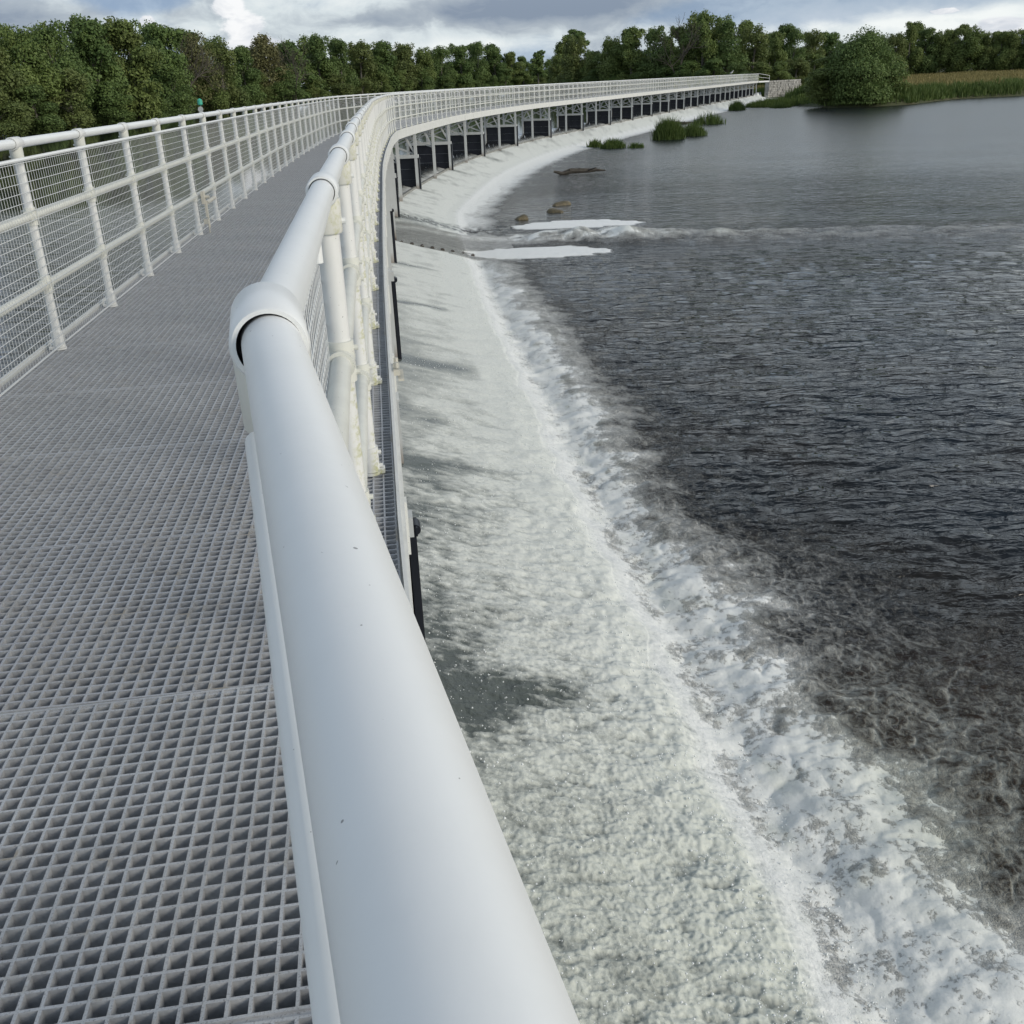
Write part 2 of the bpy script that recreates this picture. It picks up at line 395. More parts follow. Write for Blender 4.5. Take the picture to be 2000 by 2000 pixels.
def path(s, off=0.0):
    """point at arc length s (0 at the first post), off metres to the right (downstream)"""
    y = np.interp(s + S0, _s, _yy); x = np.interp(y, _yy, _xx); h = float(np.interp(y, _yy, _hd))
    return (x + off * math.cos(h), y - off * math.sin(h)), -h    # rotation about z of a frame whose +Y runs along the walkway
S_END = float(_s[-1]) - S0
def st_of(x, y):
    yc = np.clip(y, -4, 191.4)
    h = np.interp(yc, _yy, _hd); xc = np.interp(yc, _yy, _xx)
    t = (x - xc) * np.cos(h) - (y - yc) * np.sin(h)
    s = np.interp(yc, _yy, _s) - S0 + (x - xc) * np.sin(h) + (y - yc) * np.cos(h)
    return s, t
RAIL_Z, W = 1.175, 1.88
Z_UP, Z_SILL, Z_LOW = -1.98, -2.30, -2.95

# ------------------------------------------------------------------ terrain
SHORE = [(-700, 20), (-200, 60), (-70, 95), (-59, 120), (-57, 150), (-59, 190), (-59, 215), (-54, 245), (-48, 268), (-36, 295), (-22, 320), (0, 345),
         (10, 350), (15, 330), (14, 280), (18, 258), (26, 238), (38, 224), (46, 205), (49.5, 195), (56, 203.5), (55, 190), (48, 172), (42, 156), (40.5, 148),
         (41.5, 139), (41, 131), (45, 128.5), (51, 131), (56.5, 138), (62, 144), (72, 146.5), (84, 158), (120, 172), (250, 210), (900, 330)]
def land_sd(x, y):
    """signed distance to the shore line, positive on land"""
    poly = np.array(SHORE + [(3000, 600), (3000, 5000), (-3000, 5000), (-3000, 0)], float)
    d2 = np.full(x.shape, 1e12); ins = np.zeros(x.shape, bool)
    for i in range(len(poly)):
        a, b = poly[i], poly[(i + 1) % len(poly)]
        e = b - a; t = np.clip(((x-a[0])*e[0] + (y-a[1])*e[1]) / (e @ e), 0, 1)
        d2 = np.minimum(d2, (x-a[0]-t*e[0])**2 + (y-a[1]-t*e[1])**2)
        if a[1] != b[1]:
            c = ((a[1] > y) != (b[1] > y)) & (x < (b[0]-a[0]) * (y-a[1]) / (b[1]-a[1]) + a[0]); ins ^= c
    return np.where(ins, 1, -1) * np.sqrt(d2)
def land_z(x, y):
    sd = land_sd(x, y)
    low = np.where(sd > -8, -3.4 + (sd + 1.0) * .55, -3.6)
    z = np.minimum(low, -1.95 + np.clip(sd, 0, 60) * .006) + .12 * fbm(x / 7, y / 7, 3, 2) * (sd > .5)
    z = z + .9 * sstep(70, 260, sd)
    return np.where(sd < -3, -4.2, z)
def build_terrain():
    xs = np.concatenate([np.linspace(-2500, -160, 24), np.arange(-150, 240, 2.0), np.linspace(250, 2600, 26)])
    ys = np.concatenate([np.arange(60, 420, 2.0), np.linspace(430, 4200, 30)])
    X, Y = np.meshgrid(xs, ys); Z = land_z(X, Y)
    n, m = X.shape; I = np.arange(n * m).reshape(n, m)
    F = np.stack([I[:-1, :-1], I[:-1, 1:], I[1:, 1:], I[1:, :-1]], -1).reshape(-1, 4)
    o = link('ground', np_mesh('ground', np.stack([X, Y, Z], -1).reshape(-1, 3), F, M_BANK)); tag(o, kind='structure')
build_terrain()

# ------------------------------------------------------------------ water: one height field split into upstream river, weir spillway and lower river
def build_water():
    dth = .00105
    D = [1.3]
    while D[-1] < 1700:
        d = D[-1]; D.append(d + min(dth * (d*d + 18) / 4.3, max(.02 * d, .01)))
    D = np.array(D)
    az = np.concatenate([np.linspace(-100, -33, 130)[:-1], np.linspace(-33, 33, 1150), np.linspace(33, 100, 130)[1:]]) * math.pi / 180
    A, R = np.meshgrid(az, D)
    X, Y = R * np.sin(A), R * np.cos(A)
    cell = np.maximum(R * np.abs(np.gradient(az))[None, :], np.gradient(D)[:, None])
    s, t = st_of(X, Y)
    beyond = (Y > 190)
    near = 1 - sstep(45, 120, R)
    # base profile across the weir
    tw = t + .10 * fbm(s / .9, s * 0 + .5, 3, 4) * sstep(.6, 1.9, t) * (1 - .35 * sstep(8, 18, R)) * (1 - sstep(22, 40, R))         # lip wanders a little
    prof = np.where(tw < -1.3, Z_UP, 0)
    prof = np.where((tw >= -1.3) & (tw < .05), Z_UP + (Z_SILL - Z_UP) * sstep(-1.3, .05, tw), prof)
    chute = Z_SILL - (tw - .05) * .285
    prof = np.where((tw >= .05) & (tw < 1.92), chute, prof)
    zl = Z_SILL - 1.87 * .285
    prof = np.where((tw >= 1.92), zl + (Z_LOW - .04 - zl) * sstep(1.84, 2.34, tw) + .09 * np.exp(-((tw - 2.75) / .45)**2) + .05 * sstep(2.2, 3.6, tw), prof)
    farw = sstep(24, 40, s)
    soft_lip = -2.756 - .194 * (1 - (1 - np.clip((tw - 1.65) / 1.35, 0, 1))**1.5)
    prof = np.where((tw >= 1.65), prof + farw * (soft_lip - prof), prof)
    prof = np.where(beyond, np.where(t < 0, Z_UP, Z_LOW), prof)
    # the open sluice channel and its standing wave
    ch = sstep(26.6, 27.2, Y + .10 * X) * (1 - sstep(31.2, 31.8, Y + .10 * X))
    sluice = Z_SILL - .15 - .5 * sstep(-.2, 3.0, t) - .0 * t
    prof = np.where((t > -.4) & (t < 5), prof + ch * (np.where(t < 3.2, sluice, Z_LOW) - prof), prof)
    jy = 30.9 - .155 * X
    jet = np.exp(-((Y - jy) / 1.0)**2) * sstep(.3, 2.2, X + .0) * (1 - sstep(8, 22, X))
    jet0 = np.exp(-((Y - jy) / .9)**2) * sstep(-3, -1, X) * (1 - sstep(8, 22, X))
    bil = lambda a: np.abs(a)
    jn = fbm(X / .9, Y / .6, 4, 31, cell=cell, lam=.7)
    Z = prof + jet * (1 - .72 * sstep(2.5, 7.5, X)) * (.24 + .26 * jn) + jet0 * .05 * jn
    # chute froth
    cm = sstep(-.3, .2, tw) * (1 - sstep(1.85, 2.05, tw))
    fr1 = fbm(s / .075, t / .13, 3, 7, .55, cell, .09)
    fr2 = fbm(s / .34, t / .55, 3, 9, .5, cell, .35)
    fr0 = fbm(s / .028, t / .035, 2, 17, .5, cell, .03)
    Z += cm * (1 - ch) * (1 - .55 * sstep(6, 14, s)) * (.015 * fr1 + .024 * fr2 + .009 * fr0) * (.55 + .45 * sstep(.1, 1.2, t))
    Z += cm * .05 * np.exp(-((tw - 1.70) / .28)**2) * (.6 + .5 * fbm(s / .30, t / .30, 3, 21, cell=cell, lam=.3)) * (1 - .8 * sstep(8, 16, R)) * (1 - sstep(22, 40, R))
    # boil below the lip
    fade = np.exp(-np.clip(tw - 2.0, 0, None) / 1.6) * sstep(1.9, 2.35, tw) * (~beyond)
    b1 = bil(fbm(s / .45, t / .55, 3, 13, .5, cell, .5)); b2 = fbm(s / .12, t / .14, 3, 14, .5, cell, .14)
    Z += fade * (.070 * b1 - .02 + .007 * b2)
    # chop on the lower river, almost flat upstream
    low = sstep(2.0, 3.2, t); amp = low * (.034 * np.exp(-R / 24) + .006)
    amp = np.where(beyond & (t > 0), .012, amp) + np.where(t < -1.0, .004 * (1 - sstep(18, 32, R)), 0)
    c1 = fbm(X / .75 + .2 * Y, Y / .42, 4, 41, .55, cell, .5)
    c2 = fbm(X / .19, Y / .12, 3, 43, .5, cell, .14)
    Z += amp * c1 + low * .013 * c2 * np.exp(-R / 25)
    # ---- foam cover
    foam = np.zeros_like(Z)
    # spillway: thin and clear at the crest, white towards the lip; wakes below piers and posts
    lowf = fbm(s / 1.6, t / 1.1, 3, 51)
    cf = .54 + .34 * sstep(.0, 1.4, t) + .26 * fr1 + .16 * fr2 + .12 * lowf + .35 * sstep(1.25, 1.7, t) * sstep(4, 9, s)
    cf += .30 * sstep(13, 24, s) - .10 * (1 - sstep(.0, .7, t)) * (1 - sstep(12, 20, s))
    for k in range(0, 46):
        sp = 4.72 + 4.45 * k; isp = (k % 2 == 0)
        wdt = (.17 if isp else .11) * (1 + .7 * t)
        wk = np.exp(-((s - sp - .18 * t - .10 * fbm(t / .5, s * 0 + k, 2, 5)) / wdt)**2) * sstep(-.4, .1, t) * (1 - sstep(.8, 1.5 if not isp else 1.75, t))
        cf -= wk * (.62 if isp else .45)
        if k == 0:
            cf -= .65 * np.exp(-((s - sp) / .42)**2 - ((t - .42) / .34)**2)
        if k == 1:
            cf -= .35 * np.exp(-((s - sp) / .3)**2 - ((t - .25) / .3)**2)
    cf = cf + .16 * sstep(24, 40, s) * fbm(s / 1.3, t / .32, 3, 151)
    streak = fbm(s / .42, t / 2.6, 4, 53, .55)
    cf = np.minimum(cf, .78 - .07 * (1 - sstep(5, 10, s)) + .20 * sstep(.9, 1.7, t) * (1 - .7 * sstep(20, 45, s))) + .10 * fr1 * (1 - sstep(5, 11, s)) + .13 * streak + .19 * fbm(s / .55, t / .6, 4, 54, .55)
    foam = np.where((tw >= -.9) & (tw < 1.98), cf * sstep(-.9, .1, tw), foam)
    # boil and drifting foam
    wob = .25 * fbm(s / .18, t / .16, 3, 64, .6, cell, .16) + .55 * fbm(s / 1.7, t / 3, 3, 61) + .30 * fbm(s / .5, t / .9, 3, 62, cell=cell, lam=.5)
    front = 2.75 + .45 * (1 - sstep(3, 9, s)) + .25 * sstep(8, 14, s) * (1 - sstep(16, 24, s)) + .5 * wob
    front = front + .35 * sstep(30, 60, s)
    wx = fbm(s / .9, t / .9, 2, 120) * .35; wy = fbm(s / .9, t / .9, 2, 121) * .35
    brk = fbm(s / .55 + wx, t / .42 + wy, 3, 122, .45, cell, .5)
    net = (1 - np.clip(np.abs(fbm(s / .36 + wx, t / .32 + wy, 3, 123, .5, cell, .35)) * 2.3, 0, 1)) ** 1.4
    net_b = (1 - np.clip(np.abs(fbm(s / .15 + wx, t / .14 + wy, 2, 124, .5, cell, .14)) * 2.2, 0, 1)) ** 1.4
    ext = .9 + 2.4 * (1 - sstep(3.5, 10, s)) + .5 * brk
    fil = (1 - sstep(.0, 1.0, (t - front) / np.maximum(ext, .3)))
    cov = 1 - sstep(-.45, .85, t - front)
    cov = np.clip(cov + 4 * cov * (1 - cov) * .30 * brk, 0, 1)
    holes = fbm(s / .42, t / .30, 3, 63, .5, cell, .4)
    soft = fbm(s / .55 + .6 * fbm(s / .8, t / .8, 2, 110), t / .38, 4, 111, .55, cell, .4)
    lf = .30 + .88 * cov + .10 * soft * cov + .10 * fbm(X / .05, Y / .05, 2, 112, .6, cell, .05) + .08 * b2 - .55 * np.clip(holes - .30, 0, 1) * cov * sstep(2.3, 2.8, tw) - .18 * np.clip(.30 + 1.2 * fbm(s / .5, t * 0, 2, 141), 0, 1) * np.exp(-((tw - 2.16) / .09)**2) * (1 - farw) * (1 - .6 * sstep(6, 14, s))
    ridge = 1 - np.clip(np.abs(fbm(s / .38 + .3 * t, t / .42, 4, 66, .6, cell, .4)) * 3.2, 0, 1)
    ridge2 = 1 - np.clip(np.abs(fbm(s / .13, t / .12, 3, 67, .6, cell, .12)) * 2.6, 0, 1)
    lace_ext = 2.2 + 2.6 * (1 - sstep(3.5, 9.5, s)) + 1.2 * fbm(s / 2.0, t / 2.0, 2, 68)
    lace = (1 - sstep(0, lace_ext, t - front)) * (.45 + .55 * (1 - sstep(5, 14, s)))
    lf = np.maximum(lf - .30, fil * (.30 * net + .30 * net_b + .14) + .0)
    lf = np.maximum(lf, lace * (.12 * ridge + .28 * ridge2 + .05))
    patch = sstep(-.05, .5, fbm(s / .9, t / .7, 3, 74)) * (1 - sstep(0, 1, (t - front) / (2.0 + 3.0 * (1 - sstep(4, 9, s)))))
    bub = fbm(X / .045, Y / .04, 2, 75, .6, cell, .045)
    lf = np.maximum(lf, patch * (.22 + .38 * bub + .14 * ridge2) * (.5 + .5 * (1 - sstep(6, 16, s))))
    foam = np.where((tw >= 1.98) & ~beyond, lf, foam)
    # small flecks on the dark water
    fl = fbm(X / .16, Y / .13, 3, 71, .5, cell, .14) + .5 * fbm(X / 1.3, Y / .9, 2, 72)
    foam += low * .55 * np.clip(fl - 1.0, 0, 1) * np.exp(-R / 30)
    # sluice channel and jet
    foam = np.where((ch > .5) & (t > -.6) & (t < 3.4), .50 + .40 * fbm(X / .5 + Y * .3, Y / .22, 4, 81, .55, cell, .3) + .25 * np.exp(-((Y - 31.0) / .5)**2), foam)
    jw = np.exp(-((Y - jy) / (1.15 - .5 * sstep(3, 8, X)))**4) * sstep(-.8, .6, X) * (1 - .35 * sstep(3.0, 7, X)) * (1 - sstep(5, 13, X + 2.5 * brk))
    jn2 = fbm(X / .55 + 1.5 * Y, Y / .22, 4, 131, .6)
    edge2 = np.exp(-((Y + .10 * X - 32.6) / .75)**2) * sstep(-.2, .2, t) * (1 - sstep(3.0, 4.2, t))
    foam = foam - edge2 * np.clip(.55 + .8 * fbm(X / .25, Y / .3, 3, 133), 0, 1)
    foam = np.maximum(foam, jw * (.72 + .25 * jn + .45 * jn2))
    jet = jet * (1 - .8 * sstep(6, 12, X))
    side = np.exp(-((Y - jy) / 1.9)**2) * sstep(-1, 1, X) * (1 - sstep(12, 30, X)) * (t > 3)
    foam = np.maximum(foam, side * (.30 + .3 * jn))
    # the two calm white rafts of foam either side of the jet
    calm = np.zeros_like(Z)
    for (cx, cy, rx, ry, sk) in ((2.5, 33.5, 2.2, 1.0, -.02), (1.05, 28.0, 2.0, 1.0, -.08)):
        u = (X - cx) / rx; v = (Y - cy - sk * (X - cx) + .25 * u * u) / ry
        q = 1 - (u*u + v*v) + .25 * fbm(X / .7, Y / .4, 3, 91)
        m = sstep(-.05, .22, q); foam = foam * (1 - m) + 1.3 * m; calm = np.maximum(calm, m)
        Z = Z * (1 - m) + (Z_LOW + .03) * m
    # rapids over the rubble behind the far apron
    rp = np.exp(-((t - 6.2) / 2.6)**2) * sstep(38, 46, s) * (1 - sstep(62, 85, s))
    foam += rp * np.clip(.20 + .45 * fbm(X / .5, Y / .9, 3, 95, cell=cell, lam=.5), 0, 1)
    Z += rp * .03 * c1
    cream = np.clip(.55 * jet * (.6 + jn) + .45 * (cm * sstep(6, 2, s)) + .5 * np.clip(holes - .2, 0, 1) * fade * 2 + .30 * fade + .62 * cm, 0, 1)
    soft = np.clip(cm * (.95 * sstep(5, 13, s) + sstep(1.35, 1.7, tw)), 0, 1) * (1 - ch)
    cream = np.nan_to_num(np.maximum(cream, low * np.clip(.6 + .9 * fbm(X / 2.6, Y / 2.0, 2, 77), 0, 1) * (1 - sstep(5, 10, R))))
    blur = np.where(t > 2.5, .01 + .24 * sstep(12, 80, R), .03)
    thin = sstep(-.9, 0, tw) * (1 - sstep(1.95, 2.3, tw)) * (~beyond) * (1 - ch)
    calmw = np.where(t < -.8, .62 + .38 * sstep(22, 42, R), 0) + np.where(t > 2, .97 * sstep(4, 88, R + 10 * fbm(X / 14, Y / 6, 4, 101)) ** .62 * (1 - .6 * np.clip(rp, 0, 1)), 0)
    # keep water out of the banks: nothing needed, the ground stands above it
    V = np.stack([X, Y, Z], -1).reshape(-1, 3)
    n, m_ = X.shape; I = np.arange(n * m_).reshape(n, m_)
    F = np.stack([I[:-1, :-1], I[1:, :-1], I[1:, 1:], I[:-1, 1:]], -1).reshape(-1, 4)[:, ::-1]
    tf = tw.ravel()[F].mean(1); yf = Y.ravel()[F].mean(1)
    cls = np.where(tf < -.9, 0, np.where((tf < 2.02) & (yf < 191), 1, 2))
    cls = np.where((yf >= 191) & (tf < 0), 0, cls)
    at = dict(soft=soft.ravel(), blur=blur.ravel(), foam=foam.ravel(), cream=cream.ravel(), thin=thin.ravel(), calm=np.clip(calmw, 0, 1).ravel())
    for c, nm in ((0, 'upstream_water'), (1, 'weir_water'), (2, 'river_water')):
        f = F[cls == c]; u, inv = np.unique(f, return_inverse=True)
        me = np_mesh(nm, V[u], inv.reshape(-1, 4), M_WATER, attrs={k: v[u] for k, v in at.items()})
        tag(link(nm, me), kind='structure')
    return
build_water()

# spray thrown up by the chute
def build_spray():
    n = 15000
    s = 1.2 + 26 * rng.random(n) ** 1.9; t = np.where(rng.random(n) < .55, 1.55 + .75 * rng.random(n)**.8, .2 + 2.0 * rng.random(n))
    P = np.array([[*path(a, b)[0], 0] for a, b in zip(s, t)])
    h = np.abs(rng.normal(0, .045, n)) + .01
    P[:, 2] = np.where(t < 1.92, Z_SILL - (t - .05) * .285, Z_LOW - .02) + h
    r = .0022 + .0045 * rng.random(n) ** 3
    base = np.array([(1,0,0),(0,1,0),(-1,0,0),(0,-1,0),(0,0,1.3),(0,0,-1.3)], float)
    tri = np.array([(0,1,4),(1,2,4),(2,3,4),(3,0,4),(1,0,5),(2,1,5),(3,2,5),(0,3,5)])
    V = (P[:, None, :] + base[None] * r[:, None, None] * (1 + .6 * rng.random((n, 6, 1)))).reshape(-1, 3)
    F = (tri[None] + (np.arange(n) * 6)[:, None, None]).reshape(-1, 3)
    m, nt, b = new_mat('spray_drop'); b.inputs['Base Color'].default_value = (.80, .83, .83, 1); b.inputs['Roughness'].default_value = .3
    tag(link('spray', np_mesh('spray', V, F, m)), kind='stuff')
build_spray()

# concrete sill under the walkway
def build_sill():
    mb = MB(); prev = None
    for k in range(0, 98):
        a, _ = path(-3 + 2.0 * k, -.52); b, _ = path(-3 + 2.0 * (k + 1), -.52)
        if 26.0 < a[1] < 31.5: continue
        mb.bar((a[0], a[1], Z_SILL - .30), (b[0], b[1], Z_SILL - .30), .55, .60)
        a, _ = path(-3 + 2.0 * k, -.07); b, _ = path(-3 + 2.0 * (k + 1), -.07)
        mb.bar((a[0], a[1], Z_SILL - .02), (b[0], b[1], Z_SILL - .02), .10, .20)
    tag(obj('weir_sill', mb, M_STONE_SILL), kind='structure')
build_sill()
fish = tag(empty('fish_pass', (-1.8, 27.2, Z_SILL)), 'row of low dark baffle blocks between the spillway and the open sluice jet', 'fish pass')
for k in range(10):
    t_ = .25 + .27 * k; (x, y), rz = path(26.35 + .06 * k, t_); mb = MB(); mb.box((0, 0, -.05), (.07, .30, .14)); mb.box((0, -.13, -.04), (.10, .05, .15))
    o = obj('baffle', mb, M_DEADWOOD, fish); o.location = (x + 1.8, y - 27.2, -.02 - t_ * .27); o.rotation_euler.z = rz

# ------------------------------------------------------------------ footbridge: edge beams, grating, trestles
bridge = tag(empty('footbridge', (path(0)[0][0], path(0)[0][1], 0)),
             'long white steel footbridge with grey grating deck curving across the weir', 'footbridge')
def under(o, root):          # parent while keeping world coordinates
    o.parent = root; o.matrix_parent_inverse = Matrix.Translation(root.location).inverted(); return o
def beam(off, name):
    mb = MB(); ss = np.arange(-4.4, S_END - .01, 1.5)
    for z0, z1, o0, o1 in ((-.030, -.012, off - .030, off + .012), (-.275, -.255, off - .045, off + .012), (-.255, -.030, off, off + .012)):
        ring = []
        for s in ss:
            (xa, ya), _ = path(s, o0); (xb, yb), _ = path(s, o1)
            ring.append([(xa, ya, z0), (xb, yb, z0), (xb, yb, z1), (xa, ya, z1)])
        vs = [p for r in ring for p in r]; fs = []
        for i in range(len(ring) - 1):
            for k in range(4):
                fs.append((i*4 + k, (i+1)*4 + k, (i+1)*4 + (k+1) % 4, i*4 + (k+1) % 4))
        mb.add(vs, fs)
    for s in np.arange(.3, S_END, 2.22):        # splice plates and bolts on the web
        (x, y), rz = path(s, off + .016)
        mb.box((x, y, -.145), (.012, .06, .215), Matrix.Rotation(rz, 3, 'Z'))
    return under(obj(name, mb, M_BEAM), bridge)
beam(.106, 'edge_beam'); beam(-W - .10, 'edge_beam')

def grating_mesh(nx=53, ny=26, p=.0385, tw=.0062, depth=.038):
    """moulded square-mesh grating: tapered bars, open cells"""
    xs = (np.arange(nx + 1) - nx / 2) * p; ys = (np.arange(ny + 1) - ny / 2) * p
    V = []; F = []; MI = []
    def quad(a, b, c, d, mi): 
        o = len(V); V.extend([a, b, c, d]); F.append((o, o+1, o+2, o+3)); MI.append(mi)
    t = tw / 2; bt = tw * .30
    for j in range(ny + 1):
        ed = t * (1.9 if j in (0, ny) else 1)
        for i in range(nx + 1):
            quad((xs[i]-t, ys[j]-t, 0), (xs[i]+t, ys[j]-t, 0), (xs[i]+t, ys[j]+t, 0), (xs[i]-t, ys[j]+t, 0), 0)
            if i < nx: quad((xs[i]+t, ys[j]-t, 0), (xs[i+1]-t, ys[j]-t, 0), (xs[i+1]-t, ys[j]+t, 0), (xs[i]+t, ys[j]+t, 0), 0)
            if j < ny: quad((xs[i]-t, ys[j]+t, 0), (xs[i]+t, ys[j]+t, 0), (xs[i]+t, ys[j+1]-t, 0), (xs[i]-t, ys[j+1]-t, 0), 0)
    for j in range(ny):
        for i in range(nx):
            x0, x1, y0, y1 = xs[i]+t, xs[i+1]-t, ys[j]+t, ys[j+1]-t; k = bt
            T = [(x0, y0, 0), (x1, y0, 0), (x1, y1, 0), (x0, y1, 0)]
            B = [(x0+k, y0+k, -depth), (x1-k, y0+k, -depth), (x1-k, y1-k, -depth), (x0+k, y1-k, -depth)]
            B = [(x0-k*.2, y0-k*.2, -depth), (x1+k*.2, y0-k*.2, -depth), (x1+k*.2, y1+k*.2, -depth), (x0-k*.2, y1+k*.2, -depth)]
            for q in range(4):
                quad(T[q], B[q], B[(q+1) % 4], T[(q+1) % 4], 1)
    X0, X1, Y0, Y1 = xs[0]-t, xs[-1]+t, ys[0]-t, ys[-1]+t
    for a, b in (((X0, Y0), (X0, Y1)), ((X0, Y1), (X1, Y1)), ((X1, Y1), (X1, Y0)), ((X1, Y0), (X0, Y0))):
        quad((*a, 0), (*b, 0), (*b, -depth), (*a, -depth), 1)
    return np_mesh('grating_panel', V, F, [M_GRATE, M_GRATE_SIDE], smooth=False, matidx=MI)
GR = grating_mesh()
PL = 26 * .0385 + .0075
def panel_pose(k):
    s0 = -.93 - 3.2 + .36 + PL * k
    (xa, ya), _ = path(s0, -W / 2 - .015 + .02); (xb, yb), _ = path(s0 + PL, -W / 2 - .015 + .02)
    return (xa + xb) / 2, (ya + yb) / 2, -math.atan2(xb - xa, yb - ya), s0 + PL / 2
n_pan = int((S_END + 3.7) / PL)
stuff_V = []; stuff_F = []
for k in range(n_pan):
    x, y, rz, sc = panel_pose(k)
    if k < 98:
        o = link('grating_panel', GR, bridge, (x - bridge.location.x, y - bridge.location.y, -.0015 * rng.random()), rz + .0015 * rng.normal())
    else:
        c, s_ = math.cos(rz), math.sin(rz); o0 = len(stuff_V)
        for dx, dy, dz in ((-1.02,-.5,0),(1.02,-.5,0),(1.02,.5,0),(-1.02,.5,0),(-1.02,-.5,-.035),(1.02,-.5,-.035),(1.02,.5,-.035),(-1.02,.5,-.035)):
            stuff_V.append((x + c*dx - s_*dy, y + s_*dx + c*dy, dz))
        for f in ((0,1,2,3),(7,6,5,4),(0,4,5,1),(1,5,6,2),(2,6,7,3),(3,7,4,0)): stuff_F.append(tuple(i + o0 for i in f))
o = under(link('grating_panels_far', np_mesh('grating_panels_far', stuff_V, stuff_F, M_GRATE, smooth=False)), bridge); tag(o, kind='stuff')
# clip strips that fill the wedge at each joint, and the joists beneath
mb = MB(); jb = MB()
for k in range(98):
    x, y, rz, sc = panel_pose(k)
    (xa, ya), r = path(sc + PL / 2, -W - .06); (xb, yb), _ = path(sc + PL / 2, .055)
    mb.bar((xa, ya, -.012), (xb, yb, -.012), .024, .014)
    jb.bar((xa, ya, -.10), (xb, yb, -.10), .05, .11)
under(obj('joint_strips', mb, M_GRATE), bridge)['kind'] = 'stuff'
under(obj('joists', jb, M_STEEL), bridge)['kind'] = 'stuff'
# long strip of kick flat along the right edge and left edge
for off in (.099, -W - .100):
    mb = MB(); ss = np.arange(-4.4, S_END, 2.2)
    for a, b in zip(ss[:-1], ss[1:]):
        (xa, ya), _ = path(a, off); (xb, yb), _ = path(b, off); mb.bar((xa, ya, .001), (xb, yb, .001), .012, .05)
    under(obj('edge_strip', mb, M_BEAM), bridge)

# trestles
SPOTS = [(4.72 + 4.45 * k, k % 2 == 0) for k in range(-1, 44)]
for s, pier in SPOTS:
    if s > S_END - .2: break
    (xr, yr), rz = path(s, .055); (xl, yl), _ = path(s, -W - .06)
    foot = -2.42
    T = Matrix.Translation((xr - bridge.location.x, yr - bridge.location.y, 0)) @ Matrix.Rotation(rz, 4, 'Z')
    def local(name, mb, mat=M_STEEL):
        o = obj(name, mb, mat, bridge); o.matrix_local = T; return o
    Wd = W + .105
    for xx in (0, -Wd):                      # H-section uprights
        mb = MB(); h = -.275 - foot; zc = (-.275 + foot) / 2
        mb.box((xx, 0, zc), (.010, .10, h)); mb.box((xx, -.054, zc), (.11, .009, h)); mb.box((xx, .054, zc), (.11, .009, h))
        mb.box((xx, 0, -.283), (.16, .16, .012))
        local('support_post', mb)
    mb = MB()
    mb.bar((0, 0, -1.05), (-.42, 0, -.30), .05, .07); mb.bar((-Wd, 0, -1.05), (-Wd + .42, 0, -.30), .05, .07)
    local('knee_brace', mb)
    mb = MB()
    if True: mb.bar((-.06, .06, -1.02), (-Wd + .06, .06, -.30), .012, .06); mb.bar((-.06, -.06, -.30), (-Wd + .06, -.06, -1.02), .012, .06)
    else: mb.bar((-.06, .06, -2.0), (-Wd + .06, .06, -.36), .012, .07); mb.bar((-.06, -.06, -.45), (-Wd + .06, -.06, -1.9), .012, .07)
    local('cross_brace', mb)
    mb = MB(); mb.box((-Wd / 2, 0, -1.10 if pier else -.34), (Wd + (.20 if pier else 0), .13 if pier else .08, .13 if pier else .10)); local('cap_beam', mb)

# stop-log piers: black boarded fins on every second trestle
pier_proto = None; q = 0
for s, pier in SPOTS:
    if not pier or s > S_END - .3: continue
    (x, y), rz = path(s, .050)
    if pier_proto is None:
        a = MB(); L = W + .10
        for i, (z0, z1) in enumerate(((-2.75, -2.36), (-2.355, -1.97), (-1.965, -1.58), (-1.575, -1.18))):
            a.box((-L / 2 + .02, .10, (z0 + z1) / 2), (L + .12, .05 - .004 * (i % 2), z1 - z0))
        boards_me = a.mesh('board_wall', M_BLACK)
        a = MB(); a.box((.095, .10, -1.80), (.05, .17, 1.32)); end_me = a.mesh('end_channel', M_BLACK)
        a = MB(); a.tube([(.07, .06, -1.13), (.07, .15, -1.13)], .040, 18); a.box((.06, .10, -1.17), (.14, .17, .06)); a.tube([(.115, .05, -1.17), (.115, .16, -1.17)], .036, 18); roll_me = a.mesh('guide_roller', M_BLACK, True)
        pier_proto = True
    r = empty('stoplog_pier', (x, y, 0), rz)
    where = ['nearest the camera, its roller tips showing beside the handrail', 'second from the camera, beside the white spillway', 'third from the camera, just before the sluice jet', 'first one past the open sluice jet'][q] if q < 4 else {5: 'with the widest black face seen in the bend', 6: 'next beyond the widest black face in the bend', 7: 'level with the small bright green weed clump', 8: 'level with the tallest reed clump', 10: 'level with the thin reeds and far driftwood', 14: 'level with the isolated round reed tuft', 20: 'the last one before the stone wall'}.get(q)
    tag(r, ('black boarded pier under the footbridge, ' + where) if where else 'black boarded pier under the distant part of the footbridge', 'weir pier', 'black piers under the footbridge')
    link('board_wall', boards_me, r); link('end_channel', end_me, r); link('end_channel', end_me, r, (-W - .225, 0, 0)); link('guide_roller', roll_me, r); q += 1

